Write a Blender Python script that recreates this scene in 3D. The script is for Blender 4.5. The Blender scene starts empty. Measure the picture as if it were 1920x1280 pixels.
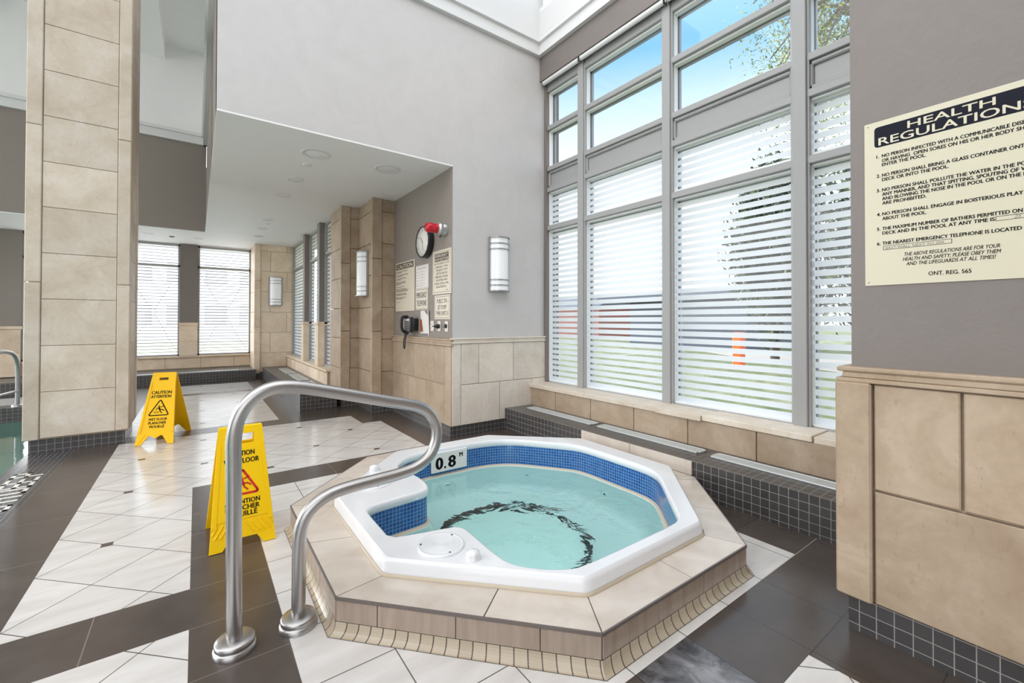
import bpy, bmesh, math, random
from mathutils import Vector, Matrix
random.seed(7)
C = bpy.context.scene.collection
S = bpy.context.scene

# ------------------------------------------------------------------ camera
cam_d = bpy.data.cameras.new('camera'); cam = bpy.data.objects.new('camera', cam_d); C.objects.link(cam)
RT = ((0.80774065, -0.58953508, 0.00185101), (0.00739080, 0.00698675, -0.99994828), (0.58949166, 0.80771255, 0.01000062))
m = Matrix.Identity(4)
for i in range(3):
    m[i][0] = RT[0][i]; m[i][1] = -RT[1][i]; m[i][2] = -RT[2][i]
m[2][3] = 1.15
cam.matrix_world = m
cam_d.sensor_width = 36.0; cam_d.sensor_fit = 'HORIZONTAL'
cam_d.lens = 809.9845 / 1920 * 36
cam_d.shift_y = (593.932 - 640) / 1920
cam_d.clip_start = 0.05; cam_d.clip_end = 300
S.camera = cam

# ------------------------------------------------------------------ world, exposure
S.view_settings.view_transform = 'Standard'; S.view_settings.look = 'None'
S.view_settings.gamma = 1.0; S.view_settings.use_curve_mapping = False
S.view_settings.exposure = 0.62
try:
    S.cycles.use_denoising = True
    S.cycles.max_bounces = 10; S.cycles.diffuse_bounces = 5; S.cycles.glossy_bounces = 4
    S.cycles.transparent_max_bounces = 16; S.cycles.transmission_bounces = 6
    S.cycles.sample_clamp_indirect = 6.0
except Exception:
    pass
W = bpy.data.worlds.new('sky'); S.world = W; W.use_nodes = True
nt = W.node_tree; nt.nodes.clear()
wo = nt.nodes.new('ShaderNodeOutputWorld'); bg = nt.nodes.new('ShaderNodeBackground')
tc = nt.nodes.new('ShaderNodeTexCoord'); sx = nt.nodes.new('ShaderNodeSeparateXYZ'); rp = nt.nodes.new('ShaderNodeValToRGB')
nt.links.new(tc.outputs['Generated'], sx.inputs[0]); nt.links.new(sx.outputs['Z'], rp.inputs[0])
el = rp.color_ramp.elements
while len(el) > 1: el.remove(el[-1])
el[0].position = 0.0; el[0].color = (1.40, 1.40, 1.40, 1)
for p_, c_ in ((0.16, (1.30, 1.34, 1.40, 1)), (0.27, (0.76, 0.82, 0.90, 1)), (0.36, (0.69, 0.75, 0.82, 1)), (0.44, (0.50, 0.66, 0.82, 1)), (0.52, (0.19, 0.45, 0.79, 1)), (0.62, (0.34, 0.55, 0.82, 1)), (0.8, (0.75, 0.81, 0.88, 1)), (1.0, (0.92, 0.94, 0.97, 1))):
    e = el.new(p_); e.color = c_
# bright warm haze round the sun, which stands behind the camera
dt = nt.nodes.new('ShaderNodeVectorMath'); dt.operation = 'DOT_PRODUCT'; dt.inputs[1].default_value = Vector((-0.35, -0.45, 0.82)).normalized()
nt.links.new(tc.outputs['Generated'], dt.inputs[0])
mr = nt.nodes.new('ShaderNodeMapRange'); mr.interpolation_type = 'SMOOTHSTEP'; mr.inputs[1].default_value = 0.35; mr.inputs[2].default_value = 0.95
nt.links.new(dt.outputs['Value'], mr.inputs[0])
mxw = nt.nodes.new('ShaderNodeMix'); mxw.data_type = 'RGBA'; mxw.inputs[7].default_value = (1.5, 1.51, 1.54, 1)
nt.links.new(mr.outputs[0], mxw.inputs[0]); nt.links.new(rp.outputs[0], mxw.inputs[6])
bg.inputs[1].default_value = 1.0
# low bright haze on the far side of the building
d2 = nt.nodes.new('ShaderNodeVectorMath'); d2.operation = 'DOT_PRODUCT'; d2.inputs[1].default_value = Vector((-0.1, 1.0, 0.25)).normalized()
nt.links.new(tc.outputs['Generated'], d2.inputs[0])
mr2 = nt.nodes.new('ShaderNodeMapRange'); mr2.interpolation_type = 'SMOOTHSTEP'; mr2.inputs[1].default_value = 0.78; mr2.inputs[2].default_value = 0.98
nt.links.new(d2.outputs['Value'], mr2.inputs[0])
mxv = nt.nodes.new('ShaderNodeMix'); mxv.data_type = 'RGBA'; mxv.inputs[7].default_value = (9.5, 9.5, 9.6, 1)
nt.links.new(mr2.outputs[0], mxv.inputs[0]); nt.links.new(mxw.outputs[2], mxv.inputs[6])
d3 = nt.nodes.new('ShaderNodeVectorMath'); d3.operation = 'DOT_PRODUCT'; d3.inputs[1].default_value = Vector((-1.0, 0.25, 0.12)).normalized()
nt.links.new(tc.outputs['Generated'], d3.inputs[0])
mr3 = nt.nodes.new('ShaderNodeMapRange'); mr3.interpolation_type = 'SMOOTHSTEP'; mr3.inputs[1].default_value = 0.70; mr3.inputs[2].default_value = 0.98
nt.links.new(d3.outputs['Value'], mr3.inputs[0])
mxu = nt.nodes.new('ShaderNodeMix'); mxu.data_type = 'RGBA'; mxu.inputs[7].default_value = (3.5, 3.55, 3.6, 1)
nt.links.new(mr3.outputs[0], mxu.inputs[0]); nt.links.new(mxv.outputs[2], mxu.inputs[6])
nt.links.new(mxu.outputs[2], bg.inputs[0]); nt.links.new(bg.outputs[0], wo.inputs[0])

# ------------------------------------------------------------------ materials
class NT:
    def __init__(s, name):
        s.m = bpy.data.materials.new(name); s.m.use_nodes = True; s.t = s.m.node_tree; s.t.nodes.clear()
        s.out = s.t.nodes.new('ShaderNodeOutputMaterial')
    def n(s, typ, **kw):
        nd = s.t.nodes.new('ShaderNode' + typ)
        for k, v in kw.items():
            setattr(nd, k, v)
        return nd
    def set(s, sock, v):
        if isinstance(v, bpy.types.NodeSocket): s.t.links.new(v, sock)
        else: sock.default_value = v
    def math(s, op, a, b=0.0, c=0.0):
        nd = s.n('Math', operation=op); s.set(nd.inputs[0], a); s.set(nd.inputs[1], b)
        if op in ('MULTIPLY_ADD', 'SMOOTHSTEP'): s.set(nd.inputs[2], c)
        return nd.outputs[0]
    def pos(s):
        g = s.n('NewGeometry'); x = s.n('SeparateXYZ'); s.t.links.new(g.outputs['Position'], x.inputs[0])
        return g.outputs['Position'], x.outputs[0], x.outputs[1], x.outputs[2]
    def nrm(s):
        g = s.n('NewGeometry'); x = s.n('SeparateXYZ'); s.t.links.new(g.outputs['True Normal'], x.inputs[0])
        return x.outputs[0], x.outputs[1], x.outputs[2]
    def line(s, u, u0, p, w):
        a = s.math('DIVIDE', s.math('SUBTRACT', u, u0), p)
        f = s.math('SUBTRACT', a, s.math('FLOOR', a))
        d = s.math('MINIMUM', f, s.math('SUBTRACT', 1.0, f))
        return s.math('LESS_THAN', d, w / p / 2)
    def mix(s, f, a, b):
        nd = s.n('Mix', data_type='RGBA'); s.set(nd.inputs[0], f); s.set(nd.inputs[6], a); s.set(nd.inputs[7], b)
        return nd.outputs[2]
    def noise(s, vec, scale, detail=3.0, rough=0.55, dist=0.0):
        nd = s.n('TexNoise'); nd.inputs['Scale'].default_value = scale; nd.inputs['Detail'].default_value = detail
        nd.inputs['Roughness'].default_value = rough; nd.inputs['Distortion'].default_value = dist
        if vec is not None: s.t.links.new(vec, nd.inputs['Vector'])
        return nd.outputs[0]
    def scalev(s, vec, sc, rot=(0, 0, 0)):
        nd = s.n('Mapping'); s.t.links.new(vec, nd.inputs[0]); nd.inputs['Scale'].default_value = sc; nd.inputs['Rotation'].default_value = rot
        return nd.outputs[0]
    def ramp(s, f, stops):
        nd = s.n('ValToRGB'); s.set(nd.inputs[0], f); e = nd.color_ramp.elements
        e[0].position = stops[0][0]; e[0].color = (*stops[0][1], 1)
        e[1].position = stops[-1][0]; e[1].color = (*stops[-1][1], 1)
        for p, c in stops[1:-1]:
            q = e.new(p); q.color = (*c, 1)
        return nd.outputs[0]
    def bsdf(s, col, rough=0.5, metal=0.0, bump=None, bstr=0.1, bdist=0.01, spec=0.5, coat=0.0):
        b = s.n('BsdfPrincipled')
        s.set(b.inputs['Base Color'], col if isinstance(col, bpy.types.NodeSocket) else (*col, 1))
        s.set(b.inputs['Roughness'], rough); s.set(b.inputs['Metallic'], metal); s.set(b.inputs['Specular IOR Level'], spec)
        if coat: b.inputs['Coat Weight'].default_value = coat; b.inputs['Coat Roughness'].default_value = 0.05
        if bump is not None:
            bp = s.n('Bump'); bp.inputs['Strength'].default_value = bstr; bp.inputs['Distance'].default_value = bdist
            s.t.links.new(bump, bp.inputs['Height']); s.t.links.new(bp.outputs[0], b.inputs['Normal'])
        s.t.links.new(b.outputs[0], s.out.inputs[0])
        return s.m

def plain(name, col, rough=0.5, metal=0.0, spec=0.5, coat=0.0):
    return NT(name).bsdf(col, rough, metal, spec=spec, coat=coat)

def m_stone(name, c0, c1, c2):
    t = NT(name); p, x, y, z = t.pos()
    at = t.n('Attribute', attribute_name='tone')
    n1 = t.noise(p, 3.2, 5, 0.62, 0.6); n2 = t.noise(p, 38, 4, 0.65); n3 = t.noise(p, 9, 3, 0.5, 1.0)
    base = t.ramp(n1, [(0.30, c0), (0.52, c1), (0.72, c2)])
    tone = t.math('MULTIPLY_ADD', at.outputs['Fac'], 0.20, 0.90)
    mo = t.math('MULTIPLY_ADD', n2, 0.22, 0.89)
    hs = t.n('HueSaturation'); t.set(hs.inputs['Color'], base); t.set(hs.inputs['Value'], t.math('MULTIPLY', tone, mo))
    pit = t.math('GREATER_THAN', t.noise(t.scalev(p, (1, 1, 0.45)), 55, 2, 0.4), 0.69)
    col = t.mix(t.math('MULTIPLY', pit, 0.16), hs.outputs[0], (c0[0] * .55, c0[1] * .5, c0[2] * .45, 1))
    return t.bsdf(col, 0.55, bump=n2, bstr=0.06, bdist=0.01, spec=0.35)

def m_paint(name, c, amp=0.10, rough=0.42, bst=0.10):
    t = NT(name); p, x, y, z = t.pos()
    n1 = t.noise(t.scalev(p, (1.2, 1.2, 1.0)), 3.0, 5, 0.6, 1.2); n2 = t.noise(p, 11, 3, 0.6, 2.0)
    f = t.math('MULTIPLY_ADD', n1, amp * 2, 1.0 - amp)
    hs = t.n('HueSaturation'); hs.inputs['Color'].default_value = (*c, 1); t.set(hs.inputs['Value'], f)
    r = t.math('MULTIPLY_ADD', n2, 0.25, rough - 0.1)
    return t.bsdf(hs.outputs[0], r, bump=n2, bstr=bst, bdist=0.02, spec=0.4)

def m_mosaic(name, tile, grout, pitch, g, off=(0, 0, 0), var=0.25, rough=0.3):
    t = NT(name); p, x, y, z = t.pos(); nx, ny, nz = t.nrm()
    mask = None
    for u, nn, o in ((x, nx, off[0]), (y, ny, off[1]), (z, nz, off[2])):
        ln = t.math('MULTIPLY', t.line(u, o, pitch, g), t.math('LESS_THAN', t.math('ABSOLUTE', nn), 0.5))
        mask = ln if mask is None else t.math('MAXIMUM', mask, ln)
    vm = t.n('VectorMath', operation='SUBTRACT'); t.t.links.new(p, vm.inputs[0]); vm.inputs[1].default_value = off
    sn = t.n('VectorMath', operation='SNAP'); t.t.links.new(vm.outputs[0], sn.inputs[0]); sn.inputs[1].default_value = (pitch,) * 3
    wn = t.n('TexWhiteNoise'); t.t.links.new(sn.outputs[0], wn.inputs[0])
    hs = t.n('HueSaturation'); hs.inputs['Color'].default_value = (*tile, 1)
    t.set(hs.inputs['Value'], t.math('MULTIPLY_ADD', wn.outputs[0], var, 1 - var / 2))
    return t.bsdf(t.mix(mask, hs.outputs[0], (*grout, 1)), t.math('MULTIPLY_ADD', mask, 0.4, rough))

def m_uvmosaic(name, tile, tile2, grout, pu, pv, g, rough=0.15):
    t = NT(name); uv = t.n('UVMap'); x = t.n('SeparateXYZ'); t.t.links.new(uv.outputs[0], x.inputs[0])
    mask = t.math('MAXIMUM', t.line(x.outputs[0], 0, pu, g), t.line(x.outputs[1], 0, pv, g))
    sn = t.n('VectorMath', operation='SNAP'); t.t.links.new(uv.outputs[0], sn.inputs[0]); sn.inputs[1].default_value = (pu, pv, 1)
    wn = t.n('TexWhiteNoise'); t.t.links.new(sn.outputs[0], wn.inputs[0])
    col = t.mix(wn.outputs[0], (*tile, 1), (*tile2, 1))
    return t.bsdf(t.mix(mask, col, (*grout, 1)), rough)

def m_tile(name, c0, c1, lines, grout, rough, streak, rot, var=0.08):
    """porcelain floor tile; lines: list of (axis, origin, pitch, width)"""
    t = NT(name); p, x, y, z = t.pos()
    axes = {'x': x, 'y': y, 'a': None, 'b': None}
    if any(l[0] in 'ab' for l in lines):
        axes['a'] = t.math('ADD', x, y); axes['b'] = t.math('SUBTRACT', y, x)
    mask = None
    for a, o, pi_, w in lines:
        ln = t.line(axes[a], o, pi_, w); mask = ln if mask is None else t.math('MAXIMUM', mask, ln)
    n1 = t.noise(t.scalev(p, streak, (0, 0, rot)), 4.0, 5, 0.6, 0.4); n2 = t.noise(p, 60, 2)
    col = t.ramp(n1, [(0.32, c0), (0.68, c1)])
    # tone from tile to tile
    l0 = lines[0]; l1 = lines[1] if len(lines) > 1 else lines[0]
    ca = t.math('FLOOR', t.math('DIVIDE', t.math('SUBTRACT', axes[l0[0]], l0[1]), l0[2])); cb = t.math('FLOOR', t.math('DIVIDE', t.math('SUBTRACT', axes[l1[0]], l1[1]), l1[2]))
    cv = t.n('CombineXYZ'); t.set(cv.inputs[0], ca); t.set(cv.inputs[1], cb)
    wn = t.n('TexWhiteNoise'); t.t.links.new(cv.outputs[0], wn.inputs[0])
    hs = t.n('HueSaturation'); t.set(hs.inputs['Color'], col); t.set(hs.inputs['Value'], t.math('MULTIPLY_ADD', wn.outputs[0], var, 1 - var / 2))
    col = t.mix(mask, hs.outputs[0], (*grout, 1))
    return t.bsdf(col, t.math('MULTIPLY_ADD', n1, 0.10, rough), bump=mask, bstr=0.15, bdist=-0.002)

def m_glass(name, tint=(1, 1, 1), film=None, fw=0.80):
    """clear pane (see-through with a mirror reflection); film = (z origin, pitch, clear width, z low, z high) adds a frosted striped film"""
    t = NT(name)
    tr = t.n('BsdfTransparent'); tr.inputs[0].default_value = (*tint, 1)
    gl = t.n('BsdfGlossy'); gl.inputs['Roughness'].default_value = 0.02
    fr = t.n('Fresnel'); fr.inputs[0].default_value = 1.45
    mx = t.n('MixShader'); t.t.links.new(fr.outputs[0], mx.inputs[0]); t.t.links.new(tr.outputs[0], mx.inputs[1]); t.t.links.new(gl.outputs[0], mx.inputs[2])
    last = mx.outputs[0]
    if film:
        p, x, y, z = t.pos(); z0, pitch, cw, zl, zh = film
        clear = t.line(z, z0, pitch, cw)
        clear = t.math('MULTIPLY', clear, t.math('MULTIPLY', t.math('GREATER_THAN', z, zl), t.math('LESS_THAN', z, zh)))
        tl = t.n('BsdfTranslucent'); tl.inputs[0].default_value = (0.92, 0.935, 0.975, 1)
        df = t.n('BsdfDiffuse'); df.inputs[0].default_value = (0.85, 0.87, 0.92, 1)
        t2 = t.n('BsdfTransparent'); t2.inputs[0].default_value = (0.97, 0.98, 1.0, 1)
        a = t.n('MixShader'); a.inputs[0].default_value = fw; t.t.links.new(df.outputs[0], a.inputs[1]); t.t.links.new(tl.outputs[0], a.inputs[2])
        b = t.n('MixShader'); b.inputs[0].default_value = 0.035; t.t.links.new(a.outputs[0], b.inputs[1]); t.t.links.new(t2.outputs[0], b.inputs[2])
        c = t.n('MixShader'); t.t.links.new(clear, c.inputs[0]); t.t.links.new(b.outputs[0], c.inputs[1]); t.t.links.new(last, c.inputs[2])
        last = c.outputs[0]
    t.t.links.new(last, t.out.inputs[0])
    return t.m

def m_water(name, tint, scale, strength, ripple=None):
    t = NT(name); p, x, y, z = t.pos()
    n = t.noise(t.scalev(p, (1, 1, 1)), scale, 3, 0.55, 0.8)
    bp = t.n('Bump'); bp.inputs['Strength'].default_value = strength; bp.inputs['Distance'].default_value = 0.05
    h = n
    if ripple:
        cx, cy, r = ripple
        d = t.math('SQRT', t.math('ADD', t.math('POWER', t.math('SUBTRACT', x, cx), 2.0), t.math('POWER', t.math('SUBTRACT', y, cy), 2.0)))
        amp = t.math('SUBTRACT', 1.0, t.math('MINIMUM', t.math('DIVIDE', d, r), 1.0))
        h = t.math('MULTIPLY', n, t.math('MULTIPLY_ADD', amp, 1.6, 0.25))
    t.t.links.new(h, bp.inputs['Height'])
    rf = t.n('BsdfRefraction'); rf.inputs['Color'].default_value = (*tint, 1); rf.inputs['IOR'].default_value = 1.33; rf.inputs['Roughness'].default_value = 0.0
    tr = t.n('BsdfTransparent'); tr.inputs[0].default_value = (*tint, 1)
    gl = t.n('BsdfGlossy'); gl.inputs['Roughness'].default_value = 0.03
    fr = t.n('Fresnel'); fr.inputs[0].default_value = 1.33
    for nd in (rf, gl, fr): t.t.links.new(bp.outputs[0], nd.inputs['Normal'])
    m0 = t.n('MixShader'); m0.inputs[0].default_value = WATER_MIX; t.t.links.new(rf.outputs[0], m0.inputs[1]); t.t.links.new(tr.outputs[0], m0.inputs[2])
    mx = t.n('MixShader'); t.t.links.new(fr.outputs[0], mx.inputs[0]); t.t.links.new(m0.outputs[0], mx.inputs[1]); t.t.links.new(gl.outputs[0], mx.inputs[2])
    t.t.links.new(mx.outputs[0], t.out.inputs[0])
    return t.m
WATER_MIX = 0.0

M = {}
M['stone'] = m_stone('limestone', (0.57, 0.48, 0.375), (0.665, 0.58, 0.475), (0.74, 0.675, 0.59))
M['stone_lit'] = m_stone('lit_limestone', (0.68, 0.60, 0.50), (0.77, 0.70, 0.61), (0.83, 0.77, 0.69))  # same limestone, lightened: brighter light on the back wall put into the colour
M['stone_warm_shaded'] = m_stone('shaded_warm_limestone', (0.355, 0.26, 0.175), (0.43, 0.33, 0.235), (0.51, 0.41, 0.31))  # same limestone, darkened: shade on the side-facing walls put into the colour
M['stone_far_lit'] = m_stone('far_lit_limestone', (0.68, 0.53, 0.385), (0.78, 0.635, 0.48), (0.85, 0.72, 0.575))  # same limestone, lightened in colour so the dim far room looks lit
M['stone_gap'] = plain('limestone_joint', (0.40, 0.32, 0.235), 0.8)
M['paint'] = m_paint('taupe_wall_paint', (0.205, 0.178, 0.163), 0.07, 0.40, 0.06)
M['plaster'] = m_paint('pale_trowelled_plaster', (0.60, 0.58, 0.57), 0.08, 0.34, 0.12)
M['brown'] = m_paint('brown_wall_paint', (0.27, 0.235, 0.205), 0.05, 0.5, 0.03)
M['white'] = m_paint('white_paint', (0.90, 0.895, 0.885), 0.02, 0.55, 0.01)
M['trim'] = plain('white_trim_paint', (0.74, 0.74, 0.73), 0.4)
M['well'] = m_paint('darkened_white_paint', (0.70, 0.70, 0.695), 0.02, 0.55, 0.01)  # same white paint, darkened in colour against the strong overhead light
DK0, DK1 = (0.066, 0.051, 0.043), (0.088, 0.070, 0.060)
M['dark'] = m_tile('dark_brown_floor_tile', DK0, DK1, [('y', 2.0135, 0.2935, 0.004)], (0.17, 0.14, 0.12), 0.20, (1, 1, 1), 0.0)
M['dark_x'] = m_tile('dark_brown_border_tile', DK0, DK1, [('x', -0.312, 0.5870, 0.004)], (0.20, 0.17, 0.14), 0.20, (1, 1, 1), 0.0)
M['dark_p'] = m_tile('dark_brown_pool_tile', DK0, DK1, [('y', 3.0, 0.587, 0.004)], (0.17, 0.14, 0.12), 0.20, (1, 1, 1), 0.0)
M['dark_g'] = m_tile('dark_brown_corner_tile', DK0, DK1, [('y', 0.907, 0.2985, 0.004), ('x', 1.160, 0.2935, 0.004)], (0.040, 0.034, 0.030), 0.15, (1, 1, 1), 0.0)
LT0, LT1 = (0.60, 0.57, 0.545), (0.72, 0.70, 0.68)
M['light_d'] = m_tile('pale_diagonal_floor_tile', LT0, LT1, [('a', 2.243, 0.4205, 0.0055), ('b', 2.549, 0.4190, 0.0055)], (0.075, 0.065, 0.06), 0.10, (0.7, 3.2, 1), math.radians(20))
M['light_o'] = m_tile('pale_square_floor_tile', LT0, LT1, [('y', 1.475, 0.2935, 0.004), ('x', 0.572, 0.2945, 0.004)], (0.11, 0.10, 0.09), 0.12, (0.7, 3.2, 1), math.radians(20))
M['palejoint'] = plain('pale_grout', (0.42, 0.37, 0.30), 0.7)
t_ = NT('dark_tile_with_glare'); p_, x_, y_, z_ = t_.pos(); M['glare_tile'] = t_.bsdf(t_.ramp(t_.noise(p_, 7.0, 4, 0.6, 1.0), [(0.34, (0.040, 0.036, 0.038)), (0.52, (0.15, 0.145, 0.15)), (0.7, (0.33, 0.33, 0.34))]), 0.22)  # window glare painted into a dark tile as grey blotches
M['inset'] = plain('dark_inset_tile', (0.085, 0.07, 0.06), 0.2)
M['mosaic'] = m_mosaic('charcoal_mosaic', (0.060, 0.056, 0.056), (0.30, 0.285, 0.265), 0.0498, 0.003, (0.0, 0.0455, 0.0236))
M['mosaic_floor'] = m_tile('charcoal_pool_edge_mosaic', (0.050, 0.047, 0.050), (0.066, 0.062, 0.066), [('x', -1.164, 0.0327, 0.0032)], (0.26, 0.25, 0.25), 0.22, (1, 1, 1), 0.0)
M['beige'] = None
t_ = NT('beige_porcelain'); p_, x_, y_, z_ = t_.pos()
nn_ = t_.noise(t_.scalev(p_, (1.0, 1.0, 0.25)), 6.0, 4, 0.55, 0.8)
at_ = t_.n('Attribute', attribute_name='tone')
hs_ = t_.n('HueSaturation'); t_.set(hs_.inputs['Color'], t_.ramp(nn_, [(0.3, (0.55, 0.475, 0.405)), (0.7, (0.66, 0.595, 0.525))])); t_.set(hs_.inputs['Value'], t_.math('MULTIPLY_ADD', at_.outputs['Fac'], 0.12, 0.94))
M['beige'] = t_.bsdf(hs_.outputs[0], 0.16)
t_ = NT('shaded_beige_porcelain'); p_, x_, y_, z_ = t_.pos()  # same beige porcelain, shade on the upright faces put into its colour
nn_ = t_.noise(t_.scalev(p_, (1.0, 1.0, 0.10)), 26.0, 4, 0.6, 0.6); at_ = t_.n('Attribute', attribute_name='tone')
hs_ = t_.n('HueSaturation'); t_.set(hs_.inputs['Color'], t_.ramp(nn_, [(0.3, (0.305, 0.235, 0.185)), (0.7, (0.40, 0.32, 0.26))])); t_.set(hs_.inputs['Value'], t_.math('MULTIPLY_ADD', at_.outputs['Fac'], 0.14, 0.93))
M['beige_shaded'] = t_.bsdf(hs_.outputs[0], 0.2)
M['cove'] = m_uvmosaic('cream_cove_tile', (0.42, 0.345, 0.255), (0.50, 0.43, 0.33), (0.07, 0.055, 0.045), 0.0478, 5.0, 0.0042, 0.25)
M['edge'] = plain('taupe_edge_trim', (0.15, 0.125, 0.115), 0.35)
M['joint'] = plain('dark_grout', (0.09, 0.075, 0.065), 0.8)
M['acrylic'] = plain('white_acrylic', (0.80, 0.81, 0.83), 0.12, coat=0.3)
M['shell'] = plain('pale_aqua_shell', (0.90, 0.96, 0.95), 0.25)
M['caulk'] = plain('stained_caulk', (0.60, 0.52, 0.40), 0.6)
M['blue'] = m_uvmosaic('blue_glass_mosaic', (0.005, 0.065, 0.28), (0.014, 0.12, 0.40), (0.28, 0.44, 0.56), 0.0208, 0.0206, 0.0022, 0.12)
M['black'] = plain('black_plastic', (0.012, 0.012, 0.013), 0.35)
M['blacktile'] = plain('black_edge_tile', (0.008, 0.010, 0.012), 0.3)
M['ink'] = plain('dark_print', (0.008, 0.008, 0.010), 0.6, spec=0.1)
M['navy'] = plain('black_header_print', (0.008, 0.009, 0.018), 0.55, spec=0.15)
M['greyink'] = plain('grey_print', (0.20, 0.19, 0.19), 0.6)
M['brownink'] = plain('brown_header_print', (0.060, 0.045, 0.030), 0.5)
M['cream'] = plain('cream_sign_plastic', (0.62, 0.575, 0.43), 0.35)
M['cream2'] = plain('beige_sign_plastic', (0.70, 0.62, 0.50), 0.4)
M['paper'] = plain('white_paper', (0.80, 0.76, 0.71), 0.6)
M['yellow'] = plain('yellow_plastic', (0.95, 0.55, 0.003), 0.4, spec=0.25)
M['yellow2'] = plain('bright_yellow_plastic', (0.95, 0.60, 0.004), 0.4, spec=0.25)
M['red'] = plain('red_print', (0.62, 0.02, 0.012), 0.4)
M['redlens'] = plain('red_lens', (0.55, 0.012, 0.025), 0.12)
M['steel'] = None
t_ = NT('brushed_steel'); p_, x_, y_, z_ = t_.pos()
M['steel'] = t_.bsdf((0.50, 0.49, 0.485), 0.33, 1.0)
M['alu'] = plain('window_aluminium', (0.35, 0.35, 0.345), 0.42, 0.0)
M['sash'] = plain('white_sash', (0.78, 0.80, 0.80), 0.35)
M['outframe'] = plain('outer_frame', (0.36, 0.38, 0.43), 0.5)
M['grille'] = plain('air_grille_metal', (0.66, 0.70, 0.70), 0.30, 0.3)
M['slot'] = plain('grille_slot', (0.20, 0.21, 0.21), 0.6)
M['nickel'] = plain('satin_nickel', (0.36, 0.36, 0.355), 0.35, 0.7)
M['opal'] = plain('opal_acrylic', (0.90, 0.91, 0.92), 0.25)
M['opal_glow'] = plain('opal_acrylic_added_glow', (0.88, 0.89, 0.90), 0.25)
b_ = [n for n in M['opal_glow'].node_tree.nodes if n.type == 'BSDF_PRINCIPLED'][0]; b_.inputs['Emission Color'].default_value = (1.0, 0.97, 0.93, 1); b_.inputs['Emission Strength'].default_value = 0.05  # faint glow added to whiten sconces that are unlit
M['chrome'] = plain('zinc_cast_metal', (0.62, 0.64, 0.63), 0.28, 0.8)
M['added_lamp'] = plain('added_lamp_lens', (0.9, 0.95, 0.92), 0.2)
bl_ = [n for n in M['added_lamp'].node_tree.nodes if n.type == 'BSDF_PRINCIPLED'][0]; bl_.inputs['Emission Color'].default_value = (0.9, 1.0, 0.95, 1); bl_.inputs['Emission Strength'].default_value = 2.0
M['glass'] = m_glass('clear_glass', (0.97, 0.99, 1.0))
M['film'] = m_glass('striped_film_glass', (0.95, 0.98, 1.0), (2.469, 0.0605, 0.020, 0.49, 2.60))
M['film_far'] = m_glass('far_striped_film_glass', (0.95, 0.98, 1.0), (2.469, 0.0605, 0.018, 0.52, 2.62), 1.0)
M['water'] = m_water('spa_water', (0.80, 1.0, 0.99), 6.0, 0.38, (1.75, 1.95, 0.85))
M['poolwater'] = m_water('pool_water', (0.76, 0.92, 0.88), 2.5, 0.06)
M['poolshell'] = plain('green_pool_shell', (0.48, 0.62, 0.57), 0.4)
M['wtile'] = plain('white_mosaic_letter', (0.78, 0.77, 0.70), 0.25)
M['darkmetal'] = plain('dark_rod_metal', (0.06, 0.06, 0.08), 0.4, 0.3)

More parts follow.
